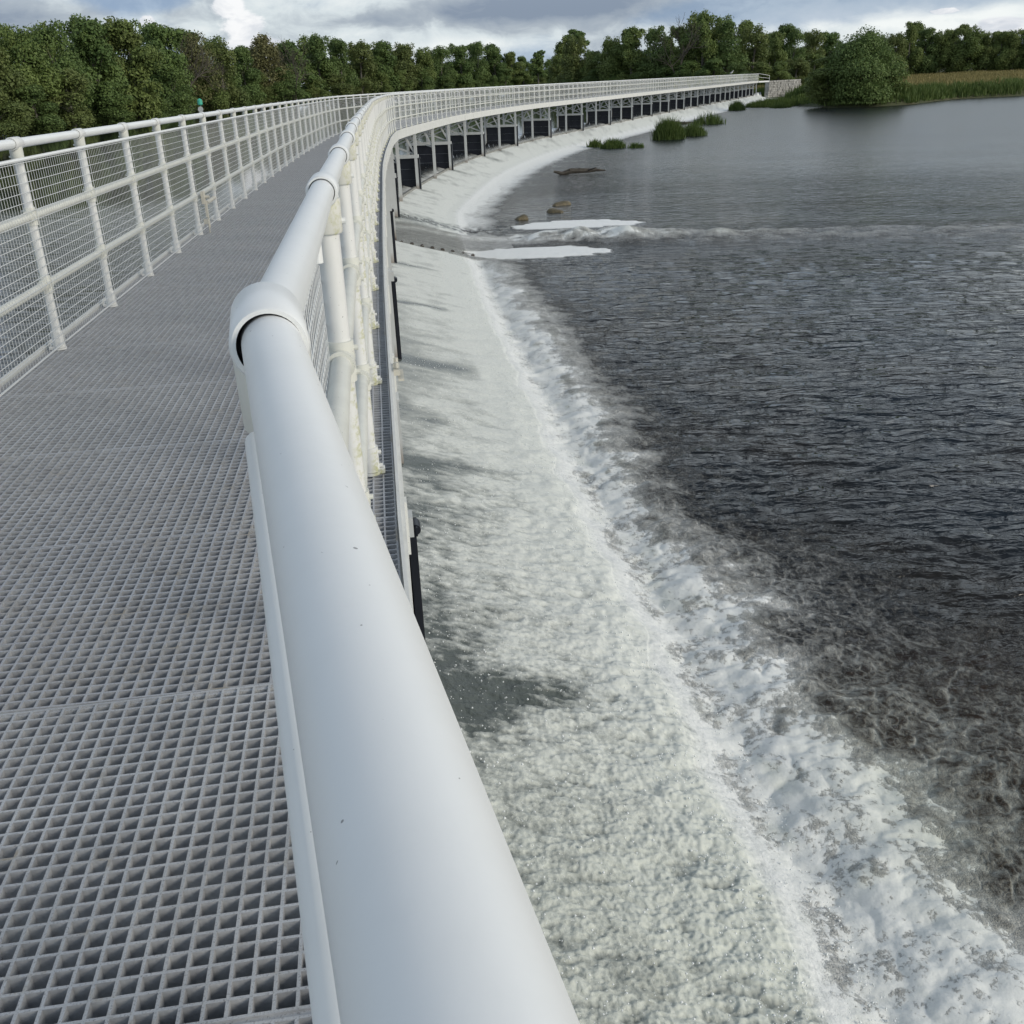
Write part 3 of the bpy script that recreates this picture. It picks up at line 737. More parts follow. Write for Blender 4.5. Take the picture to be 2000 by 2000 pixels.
# ------------------------------------------------------------------ railings
def rail_stations():
    st = [-2.70, -1.30, 0.0, 1.44]
    while st[-1] + 1.29 < S_END: st.append(st[-1] + 1.29)
    return st
ST = rail_stations()
def post_mesh(h=RAIL_Z):
    mb = MB(); mb.tube([(0, 0, 0.0), (0, 0, h - .02)], .027, 16)
    mb.tube([(0, 0, 0.0), (0, 0, .010)], .04, 20); return mb.mesh('post', M_POST, True)
def top_tee():
    mb = MB(); ys = [(-.02, .0270), (-.030, .0288), (-.066, .0290), (-.0668, .0330), (-.062, .0352), (.062, .0352), (.0668, .0330), (.066, .0290), (.03, .0285)]
    mb.lathe_y(ys[2:], RAIL_Z); mb.lathe_y([(-.040, .020), (-.042, .0290), (-.066, .0290)], RAIL_Z, mi=2)  # sleeve mouth blackened inside: shade between sleeve and pipe painted in
    mb.tube([(0, 0, RAIL_Z - .096), (0, 0, RAIL_Z - .092), (0, 0, RAIL_Z - .02)], [.032, .0352, .0365], 28, mi=1); mb.tube([(.030, 0, RAIL_Z - .07), (.044, 0, RAIL_Z - .07)], .007, 8)
    return mb
def mid_tees():
    mb = MB()
    for z in (.78,):
        mb.tube([(0, -.05, z), (0, .05, z)], .0335, 20); mb.tube([(0, 0, z - .05), (0, 0, z + .05)], .0335, 20)
        mb.tube([(.03, 0, z + .03), (.043, 0, z + .03)], .007, 8); mb.tube([(.03, 0, z - .03), (.043, 0, z - .03)], .007, 8)
    return mb
def foot_clamp():
    mb = MB(); mb.tube([(0, 0, .012), (0, 0, .11)], .035, 20); mb.tube([(.030, .0, .03), (.048, 0, .03)], .009, 10); mb.tube([(.030, .0, .085), (.046, 0, .085)], .009, 10)
    mb.box((.040, 0, .012), (.03, .045, .018)); return mb
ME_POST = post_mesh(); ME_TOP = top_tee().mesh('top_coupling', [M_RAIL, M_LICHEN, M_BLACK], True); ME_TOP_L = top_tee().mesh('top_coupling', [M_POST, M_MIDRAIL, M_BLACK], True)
ME_MID = mid_tees().mesh('mid_coupling', M_MIDRAIL, True); ME_FOOT = foot_clamp().mesh('foot_clamp', M_POST, True)
def mesh_panel(L=1.0, SD=-1):
    """welded wire infill for one bay, unit length 1.29, running along +Y"""
    V = []; F = []
    def wire(a, b, r):
        a = np.array(a, float); b = np.array(b, float); d = b - a
        if abs(d[2]) > .5 * np.linalg.norm(d): u, w = np.array((1., 0, 0)), np.array((0., 1, 0))
        else: u, w = np.array((1., 0, 0)), np.array((0., 0, 1))
        o = len(V)
        for p in (a, b):
            for k in range(4):
                an = math.pi / 4 + k * math.pi / 2; V.append(p + (u * math.cos(an) + w * math.sin(an)) * r)
        for k in range(4): F.append((o + k, o + (k+1) % 4, o + 4 + (k+1) % 4, o + 4 + k))
    n = 29
    for i in range(n + 1):
        y = .004 + (L - .008) * i / n; wire((0, y, .045), (0, y, 1.085), .0012)
    nz = 20
    for j in range(nz + 1):
        z = .05 + (1.075 - .05) * j / nz; wire((SD * .0045, 0, z), (SD * .0045, L, z), .0023)
    return V, F
def build_railing(off, inner, label, name_cat):
    root = empty('railing', (*path(0, off)[0], 0)); tag(root, label, name_cat)
    R0 = root.location
    inn = -1 if inner < 0 else 1
    pts = [path(s, off) for s in ST]
    P = [Vector((p[0][0], p[0][1], 0)) for p in pts]
    if off == 0:        # the handrail swings outward from the first post towards the camera
        P[2] = Vector((-.222, .93, 0)); P[1] = P[2] + Vector((.268, -1, 0)).normalized() * 1.30
        P[0] = P[2] + Vector((.268, -1, 0)).normalized() * 2.70
    if off != 0: P = P[1:]; 
    n0 = 0
    # continuous tubes, one mesh per rail line
    for nm, z, r, mat in (('top_rail', RAIL_Z, .0268, M_RAIL), ('mid_rail', .78, .0245, M_MIDRAIL), ('mid_rail', .39, .0245, M_MIDRAIL)):
        mb = MB(); QQ = [Vector((p.x, p.y, z)) for p in P]
        mb.tube(QQ, r, 48 if nm == 'top_rail' else 12)
        under(obj(nm, mb, mat, None, True), root)
    far_V = []; far_F = []; fV = []; fF = []; cap_pts = []
    PV, PF = mesh_panel(1.0, inn); PV = np.array(PV)
    pm = np_mesh('mesh_panel', PV, PF, M_WIRE, smooth=False)
    # tubular bar capping the mesh; the weir-side ones have turned-down ends
    cb = MB(); xo = 0; z = 1.092; g = .036
    if off == 0: cb.tube([(xo, g, z - .07), (xo, g, z - .03), (xo, g + .006, z - .01), (xo, g + .024, z), (xo, 1 - g - .024, z), (xo, 1 - g - .006, z - .01), (xo, 1 - g, z - .03), (xo, 1 - g, z - .07)], .0112, 14)
    else: cb.tube([(0, 0, z), (0, 1, z)], .011, 8)
    cap_me = cb.mesh('capping_bar', M_RAIL, True)
    cb = MB(); cb.tube([(0, .02, .045), (0, .98, .045)], .005, 6); bot_me = cb.mesh('bottom_bar', M_RAIL)
    for i, p in enumerate(P):
        d = (P[min(i+1, len(P)-1)] - P[max(i-1, 0)]); rz = -math.atan2(d.x, d.y)
        if off == 0 and i == 2: rz = .25 * .122 + .75 * .262
        if i < 98:
            po = link('post', ME_POST, root, p - R0, rz)
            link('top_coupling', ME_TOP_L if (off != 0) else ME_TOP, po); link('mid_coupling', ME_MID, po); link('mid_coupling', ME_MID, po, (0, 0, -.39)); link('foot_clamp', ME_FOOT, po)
            if inn < 0 and off != 0: pass
            if off != 0: po.rotation_euler.z = rz + math.pi
        else:
            mb = MB(); mb.tube([(p.x, p.y, 0), (p.x, p.y, RAIL_Z - .02)], .027, 6); o0 = len(fV); fV += mb.v; fF += [tuple(j + o0 for j in f) for f in mb.f]
        if i + 1 < len(P):
            q = P[i+1]; v = q - p; L = v.length; rz2 = -math.atan2(v.x, v.y)
            nrm = Vector((v.y, -v.x, 0)).normalized() * inner
            if i < 98:
                o = link('mesh_panel', pm, root, p + nrm - R0, rz2); o.scale = (1, L, 1)
                link('capping_bar', cap_me, o); link('bottom_bar', bot_me, o)
            else:
                c, s_ = math.cos(rz2), math.sin(rz2); o0 = len(far_V)
                Q = PV.copy(); Q[:, 1] *= L; cap_pts.append((p + nrm + Vector((0, 0, 1.092)), q + nrm + Vector((0, 0, 1.092))))
                far_V += [(p.x + nrm.x + c*a[0] - s_*a[1], p.y + nrm.y + s_*a[0] + c*a[1], a[2]) for a in Q]
                far_F += [tuple(j + o0 for j in f) for f in PF]
    if fV:
        mb = MB()
        for a, c in cap_pts: mb.tube([a, c], .011, 5)
        o0 = len(far_V); far_V += mb.v; far_F += [f for f in [tuple(j + o0 for j in f) for f in mb.f] if len(f) == 4]
        me = bpy.data.meshes.new('posts_far'); me.from_pydata([tuple(v) for v in fV], [], fF); me.materials.append(M_POST); under(link('posts_far', me), root)['kind'] = 'stuff'
        under(link('mesh_panels_far', np_mesh('mesh_panels_far', far_V, far_F, M_WIRE, smooth=False)), root)['kind'] = 'stuff'
    return root, P
rail_r, PR = build_railing(0.0, -.025, 'white tubular handrail railing on the weir side, running away from the camera', 'railing')
rail_l, PLft = build_railing(-W, .040, 'white railing with wire mesh on the far upstream side of the walkway', 'railing')
# latch box, drop bolt and short tube on the gate bay of the left railing
def gate_bits():
    (x, y), rz = path(10.62, -W + .07)
    r = MB()
    r.box((0, 0, .37), (.03, .11, .13)); r.box((.012, .02, .24), (.02, .045, .16)); r.tube([(.02, .02, .05), (.02, .02, .33)], .009, 8)
    r.tube([(0, .03, .37), (.06, .03, .37)], .018, 10); r.box((0, .0, .12), (.05, .09, .05)); r.tube([(.02, -.03, .0), (.02, -.03, .14)], .008, 8)
    r.tube([(0, .16, .30), (0, .68, .30)], .022, 12)
    o = obj('gate_latch', r, M_RUSTY); o.location = (x, y, 0); o.rotation_euler.z = rz
    o.parent = rail_l; o.matrix_parent_inverse = Matrix.Translation(rail_l.location).inverted()
    m = MB()
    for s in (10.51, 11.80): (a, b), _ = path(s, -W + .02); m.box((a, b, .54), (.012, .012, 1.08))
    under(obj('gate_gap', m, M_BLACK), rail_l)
gate_bits()
# small cleat bolted outside the right edge beam
(x, y), rz = path(4.35, .135); mb = MB()
mb.box((0, 0, -.02), (.035, .16, .03)); mb.box((.02, 0, -.055), (.03, .20, .012)); mb.tube([(-.0, -.05, 0), (0, -.05, .03)], .012, 8); mb.tube([(0, .05, 0), (0, .05, .03)], .012, 8)
o = obj('fixing_bracket', mb, M_RUSTY); o.location = (x, y, 0); o.rotation_euler.z = rz; o.parent = bridge; o.matrix_parent_inverse = Matrix.Translation(bridge.location).inverted()
# end post closing the railings at the far bank
(x, y), rz = path(S_END - .05, .03); (x2, y2), _ = path(S_END - .05, -W)
mb = MB(); mb.bar((x, y, -.15), (x + 2.2, y + 1.6, -.15), .10, .25); mb.tube([(x, y, RAIL_Z), (x + 2.3, y + 1.7, .80)], .03, 8); mb.tube([(x, y, .6), (x + 2.3, y + 1.7, .35)], .025, 8); mb.tube([(x + 2.3, y + 1.7, -.2), (x + 2.3, y + 1.7, .8)], .03, 8)
tag(obj('end_railing', mb, M_RAIL, None, True), 'short white railing sloping down off the far end of the footbridge', 'railing')

# ------------------------------------------------------------------ vegetation
def card_cloud(C, Nn, size, r, aspect=1.0, tone=None):
    """leaf clumps: one bent quad per point, facing roughly along its normal"""
    n = len(C); Nn = Nn + r.normal(0, .55, (n, 3)); Nn /= np.linalg.norm(Nn, axis=1)[:, None] + 1e-9
    a = np.cross(Nn, r.normal(0, 1, (n, 3))); a /= np.linalg.norm(a, axis=1)[:, None] + 1e-9
    b = np.cross(Nn, a); sz = size * (.55 + .9 * r.random(n))[:, None]
    # irregular five-sided clump drawn as a fan-like pentagon
    ang = np.linspace(0, 2 * math.pi, 6)[:-1][None, :] + r.random((n, 5)) * .9
    rad_ = (.35 + .75 * r.random((n, 5)))
    V = C[:, None, :] + (a[:, None, :] * (np.cos(ang) * rad_)[..., None] * aspect + b[:, None, :] * (np.sin(ang) * rad_)[..., None]) * sz[:, None, :]
    V += Nn[:, None, :] * (r.random((n, 5, 1)) - .5) * sz[:, None, :] * .5
    F = np.arange(n * 5).reshape(n, 5)
    t = np.repeat(tone if tone is not None else r.random(n), 5)
    return V.reshape(-1, 3), F, t
def crown_mesh(name, seed, H=12.0, Wd=8.0, n=16000, size=.18, lobes=26, base=.12, sparse=0.0, top=1.0, mat=0, spires=4):
    r = np.random.default_rng(seed); L = []
    for i in range(lobes):
        z = base + (1 - base) * r.random() ** .85
        prof = math.sin(math.pi * min(1, max(.0, (z - base * .3)) ** .8)) ** .6 if z < .97 else .2
        a = 2 * math.pi * r.random(); rr = Wd * .5 * prof * (.35 + .45 * r.random())
        lr = Wd * (.12 + .20 * r.random() ** 1.5) * (1 - .25 * z)
        L.append((rr * math.cos(a), rr * math.sin(a), H * z * .93, lr, lr * (.75 + .5 * r.random()), r.random()))
    for i in range(spires):
        a = 2 * math.pi * r.random(); rr = Wd * .28 * r.random()
        L.append((rr * math.cos(a), rr * math.sin(a), H * (.90 + .09 * r.random() * top), Wd * (.05 + .07 * r.random()), Wd * .09, r.random()))
    w = np.array([l[3]**2 for l in L]); w /= w.sum(); idx = r.choice(len(L), n, p=w); LA = np.array(L)[idx]
    d = r.normal(0, 1, (n, 3)); d /= np.linalg.norm(d, axis=1)[:, None]; d[:, 2] = np.where(r.random(n) < .6, np.abs(d[:, 2]), d[:, 2])
    rr = (.55 + .5 * r.random(n))[:, None]
    C = LA[:, :3] + d * rr * np.stack([LA[:, 3], LA[:, 3], LA[:, 4]], 1)
    C += r.normal(0, sparse + .12, C.shape)
    C[:, 2] = np.clip(C[:, 2], .15, None)
    tone = np.clip(LA[:, 5] * .7 + .3 * r.random(n), 0, 1)
    V, F, t = card_cloud(C, d * .9 + np.array([0, 0, .25]), size, r, tone=tone)
    return np_mesh(name, V, F, M_LEAF[mat], smooth=False, attrs={'tone': t}), L
def trunk_mesh(L, H, seed, r0=.28):
    r = np.random.default_rng(seed); mb = MB()
    lean = r.normal(0, .25, 2)
    tp = Vector((lean[0], lean[1], H * .72))
    mb.tube([(0, 0, -.5), (lean[0]*.2, lean[1]*.2, H * .2), (lean[0]*.5, lean[1]*.5, H * .45), tp], [r0 * 1.25, r0, r0 * .7, r0 * .3], 8)
    for l in L[:14]:
        z0 = min(l[2] * .6, H * .6); f = z0 / (H * .72); p0 = Vector((lean[0]*f, lean[1]*f, z0)); p1 = Vector(l[:3])
        md = (p0 + p1) / 2 + Vector((0, 0, .3)); mb.tube([p0, md, p1], [r0 * .35, r0 * .22, r0 * .08], 5)
    return mb.mesh('trunk', M_BARK, True)
KIND = []
specs = [dict(seed=1, mat=0, base=.05), dict(seed=2, mat=1, base=.08, lobes=24), dict(seed=3, mat=0, base=.05, Wd=7, spires=2), dict(seed=4, mat=2, base=.10, n=13000, sparse=.12),
         dict(seed=5, mat=1, base=.12, n=13000, sparse=.15, spires=2), dict(seed=6, mat=3, base=.10, n=10000, sparse=.2, spires=3), dict(seed=7, mat=0, base=.03, Wd=9, lobes=30), dict(seed=8, mat=1, base=.02, Wd=9, lobes=18)]
for sp in specs:
    me, L = crown_mesh('crown', **sp); KIND.append((me, trunk_mesh(L, 12.0, sp['seed'] + 50), sp.get('Wd', 8.0)))
KNAME = ['dark green', 'mid green', 'tall dark green', 'olive thin-leaved', 'open airy', 'brownish sparse', 'broad dark green', 'rounded green']
TREES = [(-57.2, 123.2, 10.7, 7.6, -50, 0), (-56.5, 131.3, 11.7, 7.4, 23, 0), (-56.1, 140.7, 12.4, 8.6, 91, 0), (-55.0, 151.1, 13.3, 8.7, 166, 0), (-55.6, 167.7, 14.2, 9.9, 236, 0), (-57.4, 191.8, 14.6, 9.9, 310, 0), (-57.6, 213.3, 14.4, 7.9, 375, 0), (-56.7, 227.2, 13.6, 8.3, 422, 0), (-55.0, 240.4, 12.6, 8.1, 468, 0), (-52.5, 252.9, 15.4, 10.7, 512, 0), (-49.3, 268.7, 14.1, 10.4, 566, 0), (-45.3, 283.3, 15.7, 9.6, 615, 0), (-41.4, 296.0, 15.2, 9.0, 659, 0), (-37.5, 307.5, 15.0, 10.3, 699, 0), (-32.2, 316.9, 15.1, 10.6, 742, 0), (-26.6, 326.2, 14.8, 10.6, 786, 0), (-20.8, 335.1, 13.7, 7.9, 828, 0), (-16.2, 341.6, 14.1, 10.2, 859, 0), (-10.2, 349.6, 14.1, 8.9, 898, 0), (-4.9, 356.4, 15.2, 8.9, 932, 0), (0.5, 362.9, 13.7, 9.1, 964, 0), (6.1, 369.4, 12.5, 9.0, 997, 0), (11.7, 373.7, 9.5, 6.4, 1029, 0), (15.7, 376.6, 8.4, 5.9, 1051, 0), (19.5, 379.2, 10.1, 6.3, 1072, 0), (18.3, 295.0, 10.8, 6.4, 1094, 0), (19.8, 263.6, 12.6, 7.7, 1122, 0), (23.6, 253.8, 8.9, 6.6, 1160, 0), (26.7, 244.9, 11.5, 7.6, 1194, 0), (30.7, 240.8, 13.2, 9.0, 1234, 0), (35.6, 236.9, 12.5, 8.5, 1283, 0), (40.1, 233.1, 12.3, 8.1, 1330, 0), (44.2, 229.4, 14.6, 8.4, 1375, 0), (49.2, 229.0, 13.3, 9.4, 1422, 0), (55.7, 232.9, 11.9, 7.8, 1474, 0), (63.3, 243.7, 11.1, 7.0, 1517, 0), (70.1, 253.6, 11.5, 7.3, 1553, 0), (78.0, 265.5, 11.5, 7.4, 1590, 0), (86.1, 277.4, 11.0, 8.1, 1625, 0), (94.3, 287.3, 9.1, 6.7, 1661, 0), (99.6, 291.6, 10.3, 7.3, 1690, 0), (105.4, 296.2, 10.5, 6.8, 1721, 0), (110.8, 300.3, 11.1, 7.4, 1750, 0), (116.6, 304.6, 12.5, 8.3, 1780, 0), (122.2, 306.5, 11.9, 7.5, 1813, 0), (125.9, 305.0, 11.3, 6.6, 1843, 0), (129.0, 303.7, 11.7, 8.0, 1869, 0), (132.8, 302.1, 11.6, 8.6, 1901, 0), (136.9, 300.2, 10.2, 6.2, 1935, 0), (139.8, 298.9, 10.3, 6.8, 1959, 0), (142.8, 297.5, 10.5, 6.6, 1986, 0), (145.9, 296.0, 9.3, 7.0, 2013, 0), (149.0, 294.4, 9.4, 6.8, 2040, 0), (-60.2, 129.4, 10.9, 6.4, -50, 1), (-59.8, 136.7, 11.8, 7.7, 8, 1), (-59.5, 146.6, 12.5, 7.9, 76, 1), (-60.1, 160.4, 14.1, 9.6, 142, 1), (-57.4, 168.2, 14.4, 10.0, 215, 1), (-60.5, 196.3, 15.4, 10.8, 289, 1), (-61.3, 220.5, 14.9, 9.7, 358, 1), (-59.7, 235.7, 14.1, 10.3, 414, 1), (-57.7, 252.0, 12.8, 7.0, 469, 1), (-54.7, 258.6, 14.7, 10.1, 504, 1), (-51.4, 272.7, 14.5, 10.5, 554, 1), (-48.4, 293.2, 16.5, 10.9, 604, 1), (-43.1, 301.2, 16.0, 11.0, 652, 1), (-38.1, 313.5, 15.1, 9.7, 700, 1), (-33.5, 325.8, 15.2, 11.0, 740, 1), (-27.7, 335.5, 14.5, 9.1, 784, 1), (-22.4, 337.9, 13.5, 7.6, 819, 1), (-18.4, 350.2, 13.6, 10.1, 849, 1), (-12.3, 356.0, 14.8, 10.8, 887, 1), (-5.9, 362.8, 15.2, 9.5, 926, 1), (-0.1, 370.9, 15.0, 9.7, 961, 1), (5.9, 377.5, 12.1, 6.7, 995, 1), (9.9, 378.1, 11.0, 7.0, 1018, 1), (14.3, 379.2, 9.8, 7.1, 1042, 1), (18.9, 384.7, 9.4, 5.5, 1067, 1), (19.4, 334.9, 8.6, 6.3, 1086, 1), (19.2, 276.0, 13.5, 9.9, 1110, 1), (23.8, 260.3, 9.3, 6.4, 1157, 1), (26.9, 252.1, 11.1, 7.6, 1189, 1), (31.0, 248.7, 13.1, 8.9, 1228, 1), (35.7, 243.8, 12.8, 8.3, 1275, 1), (41.6, 249.0, 12.7, 9.3, 1319, 1), (45.4, 240.2, 15.4, 8.5, 1367, 1), (51.2, 243.2, 14.4, 8.6, 1413, 1), (55.8, 240.9, 13.0, 8.7, 1458, 1), (64.4, 253.6, 10.9, 6.5, 1505, 1), (69.3, 257.9, 12.6, 9.0, 1537, 1), (79.0, 272.7, 11.3, 7.3, 1581, 1), (86.0, 281.4, 11.5, 6.8, 1615, 1), (93.8, 292.7, 9.2, 6.7, 1645, 1), (99.3, 297.4, 9.9, 6.1, 1674, 1), (104.3, 302.1, 11.5, 8.2, 1699, 1), (112.4, 311.1, 10.3, 6.4, 1733, 1), (115.4, 309.5, 11.1, 7.8, 1758, 1), (121.8, 315.2, 13.8, 10.0, 1789, 1), (129.0, 317.9, 10.9, 7.7, 1828, 1), (131.3, 313.1, 11.2, 7.4, 1857, 1), (136.4, 315.7, 12.8, 9.6, 1885, 1), (139.1, 308.9, 10.2, 7.4, 1922, 1), (140.0, 302.1, 10.5, 6.6, 1951, 1), (144.3, 303.3, 10.3, 6.5, 1977, 1), (147.8, 303.1, 10.5, 7.7, 2002, 1), (153.2, 305.0, 9.2, 5.7, 2032, 1), (156.4, 305.4, 10.1, 6.5, 2054, 1), (-55.4, 119.3, 5.6, 6.4, -50, 2), (-53.5, 125.6, 5.4, 5.8, 32, 2), (-53.1, 135.4, 7.2, 7.4, 104, 2), (-53.1, 150.4, 5.8, 6.3, 190, 2), (-54.8, 170.1, 6.4, 6.4, 257, 2), (-55.5, 187.8, 8.0, 8.6, 317, 2), (-56.0, 213.3, 7.7, 7.6, 392, 2), (-54.4, 230.0, 5.3, 5.1, 451, 2), (-53.8, 245.4, 7.8, 7.7, 487, 2), (-49.0, 251.2, 8.5, 10.0, 540, 2), (-44.4, 270.4, 6.3, 7.1, 606, 2), (-40.8, 283.3, 7.5, 8.2, 650, 2), (-36.6, 300.1, 6.1, 7.2, 698, 2), (-31.8, 307.8, 7.2, 7.5, 738, 2), (-26.9, 318.5, 7.7, 7.4, 779, 2), (-21.7, 326.9, 8.3, 8.8, 818, 2), (-15.1, 333.0, 5.9, 6.9, 864, 2), (-10.1, 348.0, 6.3, 7.0, 899, 2), (-4.6, 351.0, 6.1, 5.7, 932, 2), (-0.2, 353.8, 5.5, 5.1, 960, 2), (3.8, 358.5, 7.5, 7.6, 984, 2), (10.0, 366.9, 6.6, 7.5, 1020, 2), (16.0, 370.2, 4.8, 5.1, 1054, 2), (19.4, 357.9, 4.9, 4.5, 1077, 2)]
def gz(x, y): return float(land_z(np.array([x]), np.array([y]))[0])
tr = np.random.default_rng(21); UNIT = {}
def plant_tree(x, y, h, w, kind, label, group, cat='tree', name='broadleaf_tree'):
    me, tk, wd = KIND[kind]; z = max(gz(x, y), -2.3) - .1
    t = empty(name, (x, y, z), tr.random() * 6.28); t.scale = (w / wd, w / wd, h / 12.0 * 1.02)
    tag(t, label, cat, group); link('crown', me, t); link('trunk', tk, t); return t
for (x, y, h, w, px, row) in TREES:
    left = px < 1085
    if row == 2: kind = int(tr.choice([7, 6, 1, 3, 0])); 
    elif left: kind = int(tr.choice([0, 2, 6, 4, 3, 1, 5], p=[.30, .2, .18, .07, .12, .11, .02]))
    else: kind = int(tr.choice([1, 6, 7, 3, 0, 4], p=[.3, .16, .16, .14, .12, .12]))
    if 500 < px < 545 and row < 2: kind = 5
    if px < 60: where = 'at the left edge of the wood'
    elif px < 330: where = 'in the left wood above the near left railing'
    elif px < 450: where = 'in the left wood behind the green river marker'
    elif px < 600: where = 'in the left wood around the bare dead tree'
    elif px < 740: where = 'in the left wood above the start of the bridge bend'
    elif px < 960: where = 'in the low distant wood left of the lone pine'
    elif px < 1085: where = 'beneath the lone pine on the distant bank'
    elif px < 1190: where = 'at the left end of the grove behind the footbridge'
    elif px < 1340: where = 'in the middle of the grove behind the footbridge'
    elif px < 1480: where = 'in the tallest clump above the far end of the footbridge'
    elif px < 1600: where = 'behind the stone wall at the bridge end'
    elif px < 1760: where = 'behind the big round waterside bush'
    elif px < 1900: where = 'beyond the brown meadow right of the round bush'
    else: where = 'beyond the meadow at the right edge'
    rw = ['front-row', 'back-row', 'low shrubby'][row]
    plant_tree(x, y, h, w, kind, f'{rw} {KNAME[kind]} tree {where}', 'trees of the left wood' if left else 'trees of the far bank', name='shrubby_tree' if row == 2 else 'broadleaf_tree')
# dense dark undergrowth along the bank foot behind the bridge
for (x, y, h, w, k) in [(19.5, 262, 5, 8, 6), (24, 250, 5.5, 8, 6), (28, 243, 5, 8, 0), (33, 236, 6, 8, 6), (37, 231, 5, 8, 0), (41, 227, 6, 8, 6), (45, 222, 6, 8, 0), (49, 218, 5, 7, 6), (53, 216, 5, 7, 7), (57, 216, 5, 6, 1), (62, 222, 5.5, 7, 3), (67, 226, 6, 8, 7), (73, 232, 5, 8, 1), (20, 275, 5, 8, 6)]:
    plant_tree(x, y, h, w, k, 'low leafy shrub at the water edge behind the footbridge posts', 'waterside shrubs behind the footbridge', 'shrub', 'shrub')
# the big round bush standing in the shallows on the right
me, L = crown_mesh('crown', 31, H=7.4, Wd=9.6, n=34000, size=.12, lobes=30, base=.04, mat=0, spires=0)
t = empty('round_bush', (44.4, 131.5, -2.6)); tag(t, 'big rounded olive-green willow bush standing at the water edge on the right', 'bush')
link('crown', me, t); link('trunk', trunk_mesh(L, 7.4, 81, .22), t)
for (x, y, h, w, k, lb) in [(41.3, 133.5, 5.0, 6.0, 1, 'low green willow shoulder on the left side of the round bush'), (49.5, 135, 4.6, 5.5, 7, 'smaller light green bush pressed against the right side of the round bush'), (45.8, 150, 3.0, 5.0, 1, 'yellow-green shrub on the bank left of the round bush'), (49.6, 165, 3.2, 5.0, 1, 'bright green shrub between the stone wall and the round bush')]:
    plant_tree(x, y, h, w, k, lb, None, 'bush', 'shrub')
# bare trees
def bare_tree(x, y, h, label, seed, leafy=False):
    r = np.random.default_rng(seed); mb = MB()
    def grow(p, d, L, rr, depth):
        q = p + d * L; mid = (p + q) / 2 + Vector(r.normal(0, .04 * L, 3)); mb.tube([p, mid, q], [rr, rr * .85, rr * .68], 5, cap=False)
        if depth == 0: return
        for k in range(3 if depth > 1 else 4):
            nd = (d + Vector(r.normal(0, .42, 3)) + Vector((0, 0, .12))).normalized(); grow(q if k < 2 else mid, nd, L * (.62 + .2 * r.random()), rr * .6, depth - 1)
    z = gz(x, y); t = empty('bare_tree', (x, y, z)); tag(t, label, 'tree')
    grow(Vector((0, 0, -.3)), Vector((.03, 0, 1)).normalized(), h * .42, .30, 5)
    zz = max(v[2] for v in mb.v); k = h / zz; mb.v = [(v[0] * k, v[1] * k, v[2] * k) for v in mb.v]
    obj('branches', mb, M_DEADWOOD, t)
bare_tree(-46.0, 250.0, 17.6, 'leafless grey dead tree standing above the left wood', 5)
bare_tree(39.0, 227.5, 15.6, 'leafless tree with bare twigs left of the tallest clump', 9)
bare_tree(-58.0, 205.0, 15.6, 'thin bare-topped tree rising above the left wood near the river marker', 12)
# lone pine: clustered foliage pads on a bare stem
def pine(x, y, h, label, seed, w=5.0, f0=.52):
    r = np.random.default_rng(seed); z = gz(x, y); t = empty('pine_tree', (x, y, z)); tag(t, label, 'tree'); C = []; D = []; mb = MB()
    mb.tube([(0, 0, -.4), (.1, 0, h * .5), (0, .1, h * .97)], [.3, .2, .06], 7)
    for i in range(16):
        f = f0 + (.99 - f0) * i / 15; a = r.random() * 6.28; ln = w * .5 * (1.15 - f * .75) * (.5 + .6 * r.random()); c = np.array([math.cos(a) * ln, math.sin(a) * ln, h * f])
        mb.tube([(0, 0, h * f - .3), tuple(c)], [.08, .03], 5)
        k = 220; d = r.normal(0, 1, (k, 3)); d /= np.linalg.norm(d, axis=1)[:, None]; C.append(c + d * np.array([1.25, 1.25, .6]) * (.6 + .5 * r.random((k, 1)))); D.append(d)
    V, F, tn = card_cloud(np.concatenate(C), np.concatenate(D), .26, r)
    link('crown', np_mesh('crown', V, F, M_LEAF[0], smooth=False, attrs={'tone': tn}), t); obj('trunk', mb, M_BARK, t, True)
pine(13.5, 329.7, 13.2, 'lone pine with flat foliage pads against the sky left of the grove', 4)
pine(20.8, 276.0, 14.6, 'taller open-crowned tree standing above the left start of the grove', 6, 9.0)

# grasses: tufts of curved blades
def blades(name, P, h, mat, seed, per=7, wd=.03, spread=.25, lean=.35, tone0=0):
    r = np.random.default_rng(seed); n = len(P) * per; B = np.repeat(P, per, 0) + np.concatenate([r.normal(0, spread, (n, 2)), np.zeros((n, 1))], 1)
    hh = np.repeat(h, per) * (.6 + .6 * r.random(n)); a = r.random(n) * 6.28; u = np.stack([np.cos(a), np.sin(a), 0 * a], 1)
    b = r.random(n) * 6.28; l = np.stack([np.cos(b), np.sin(b), 0 * b], 1) * (lean * r.random(n) * hh)[:, None]; w = wd * (.6 + .8 * r.random(n))[:, None]
    up = np.array([0, 0, 1.0])
    V = np.stack([B - u*w, B + u*w, B + l*.35 + up*(hh*.6)[:, None] + u*w*.8, B + l*.35 + up*(hh*.6)[:, None] - u*w*.8, B + l + up*(hh*1.0)[:, None]], 1)
    I = (np.arange(n) * 5)[:, None]; F = np.concatenate([I + np.array([[0, 1, 2]]), I + np.array([[0, 2, 3]]), I + np.array([[3, 2, 4]])], 0)
    return np_mesh(name, V.reshape(-1, 3), F, mat, smooth=False, attrs={'tone': np.repeat(np.clip(r.random(n) + tone0, 0, 1), 5)})
def scatter(n, box, lo, hi, seed):
    r = np.random.default_rng(seed); x = box[0] + (box[1] - box[0]) * r.random(n); y = box[2] + (box[3] - box[2]) * r.random(n)
    sd = land_sd(x, y); k = (sd > lo) & (sd < hi); x, y = x[k], y[k]; return np.stack([x, y, land_z(x, y) - .05], 1), sd[k]
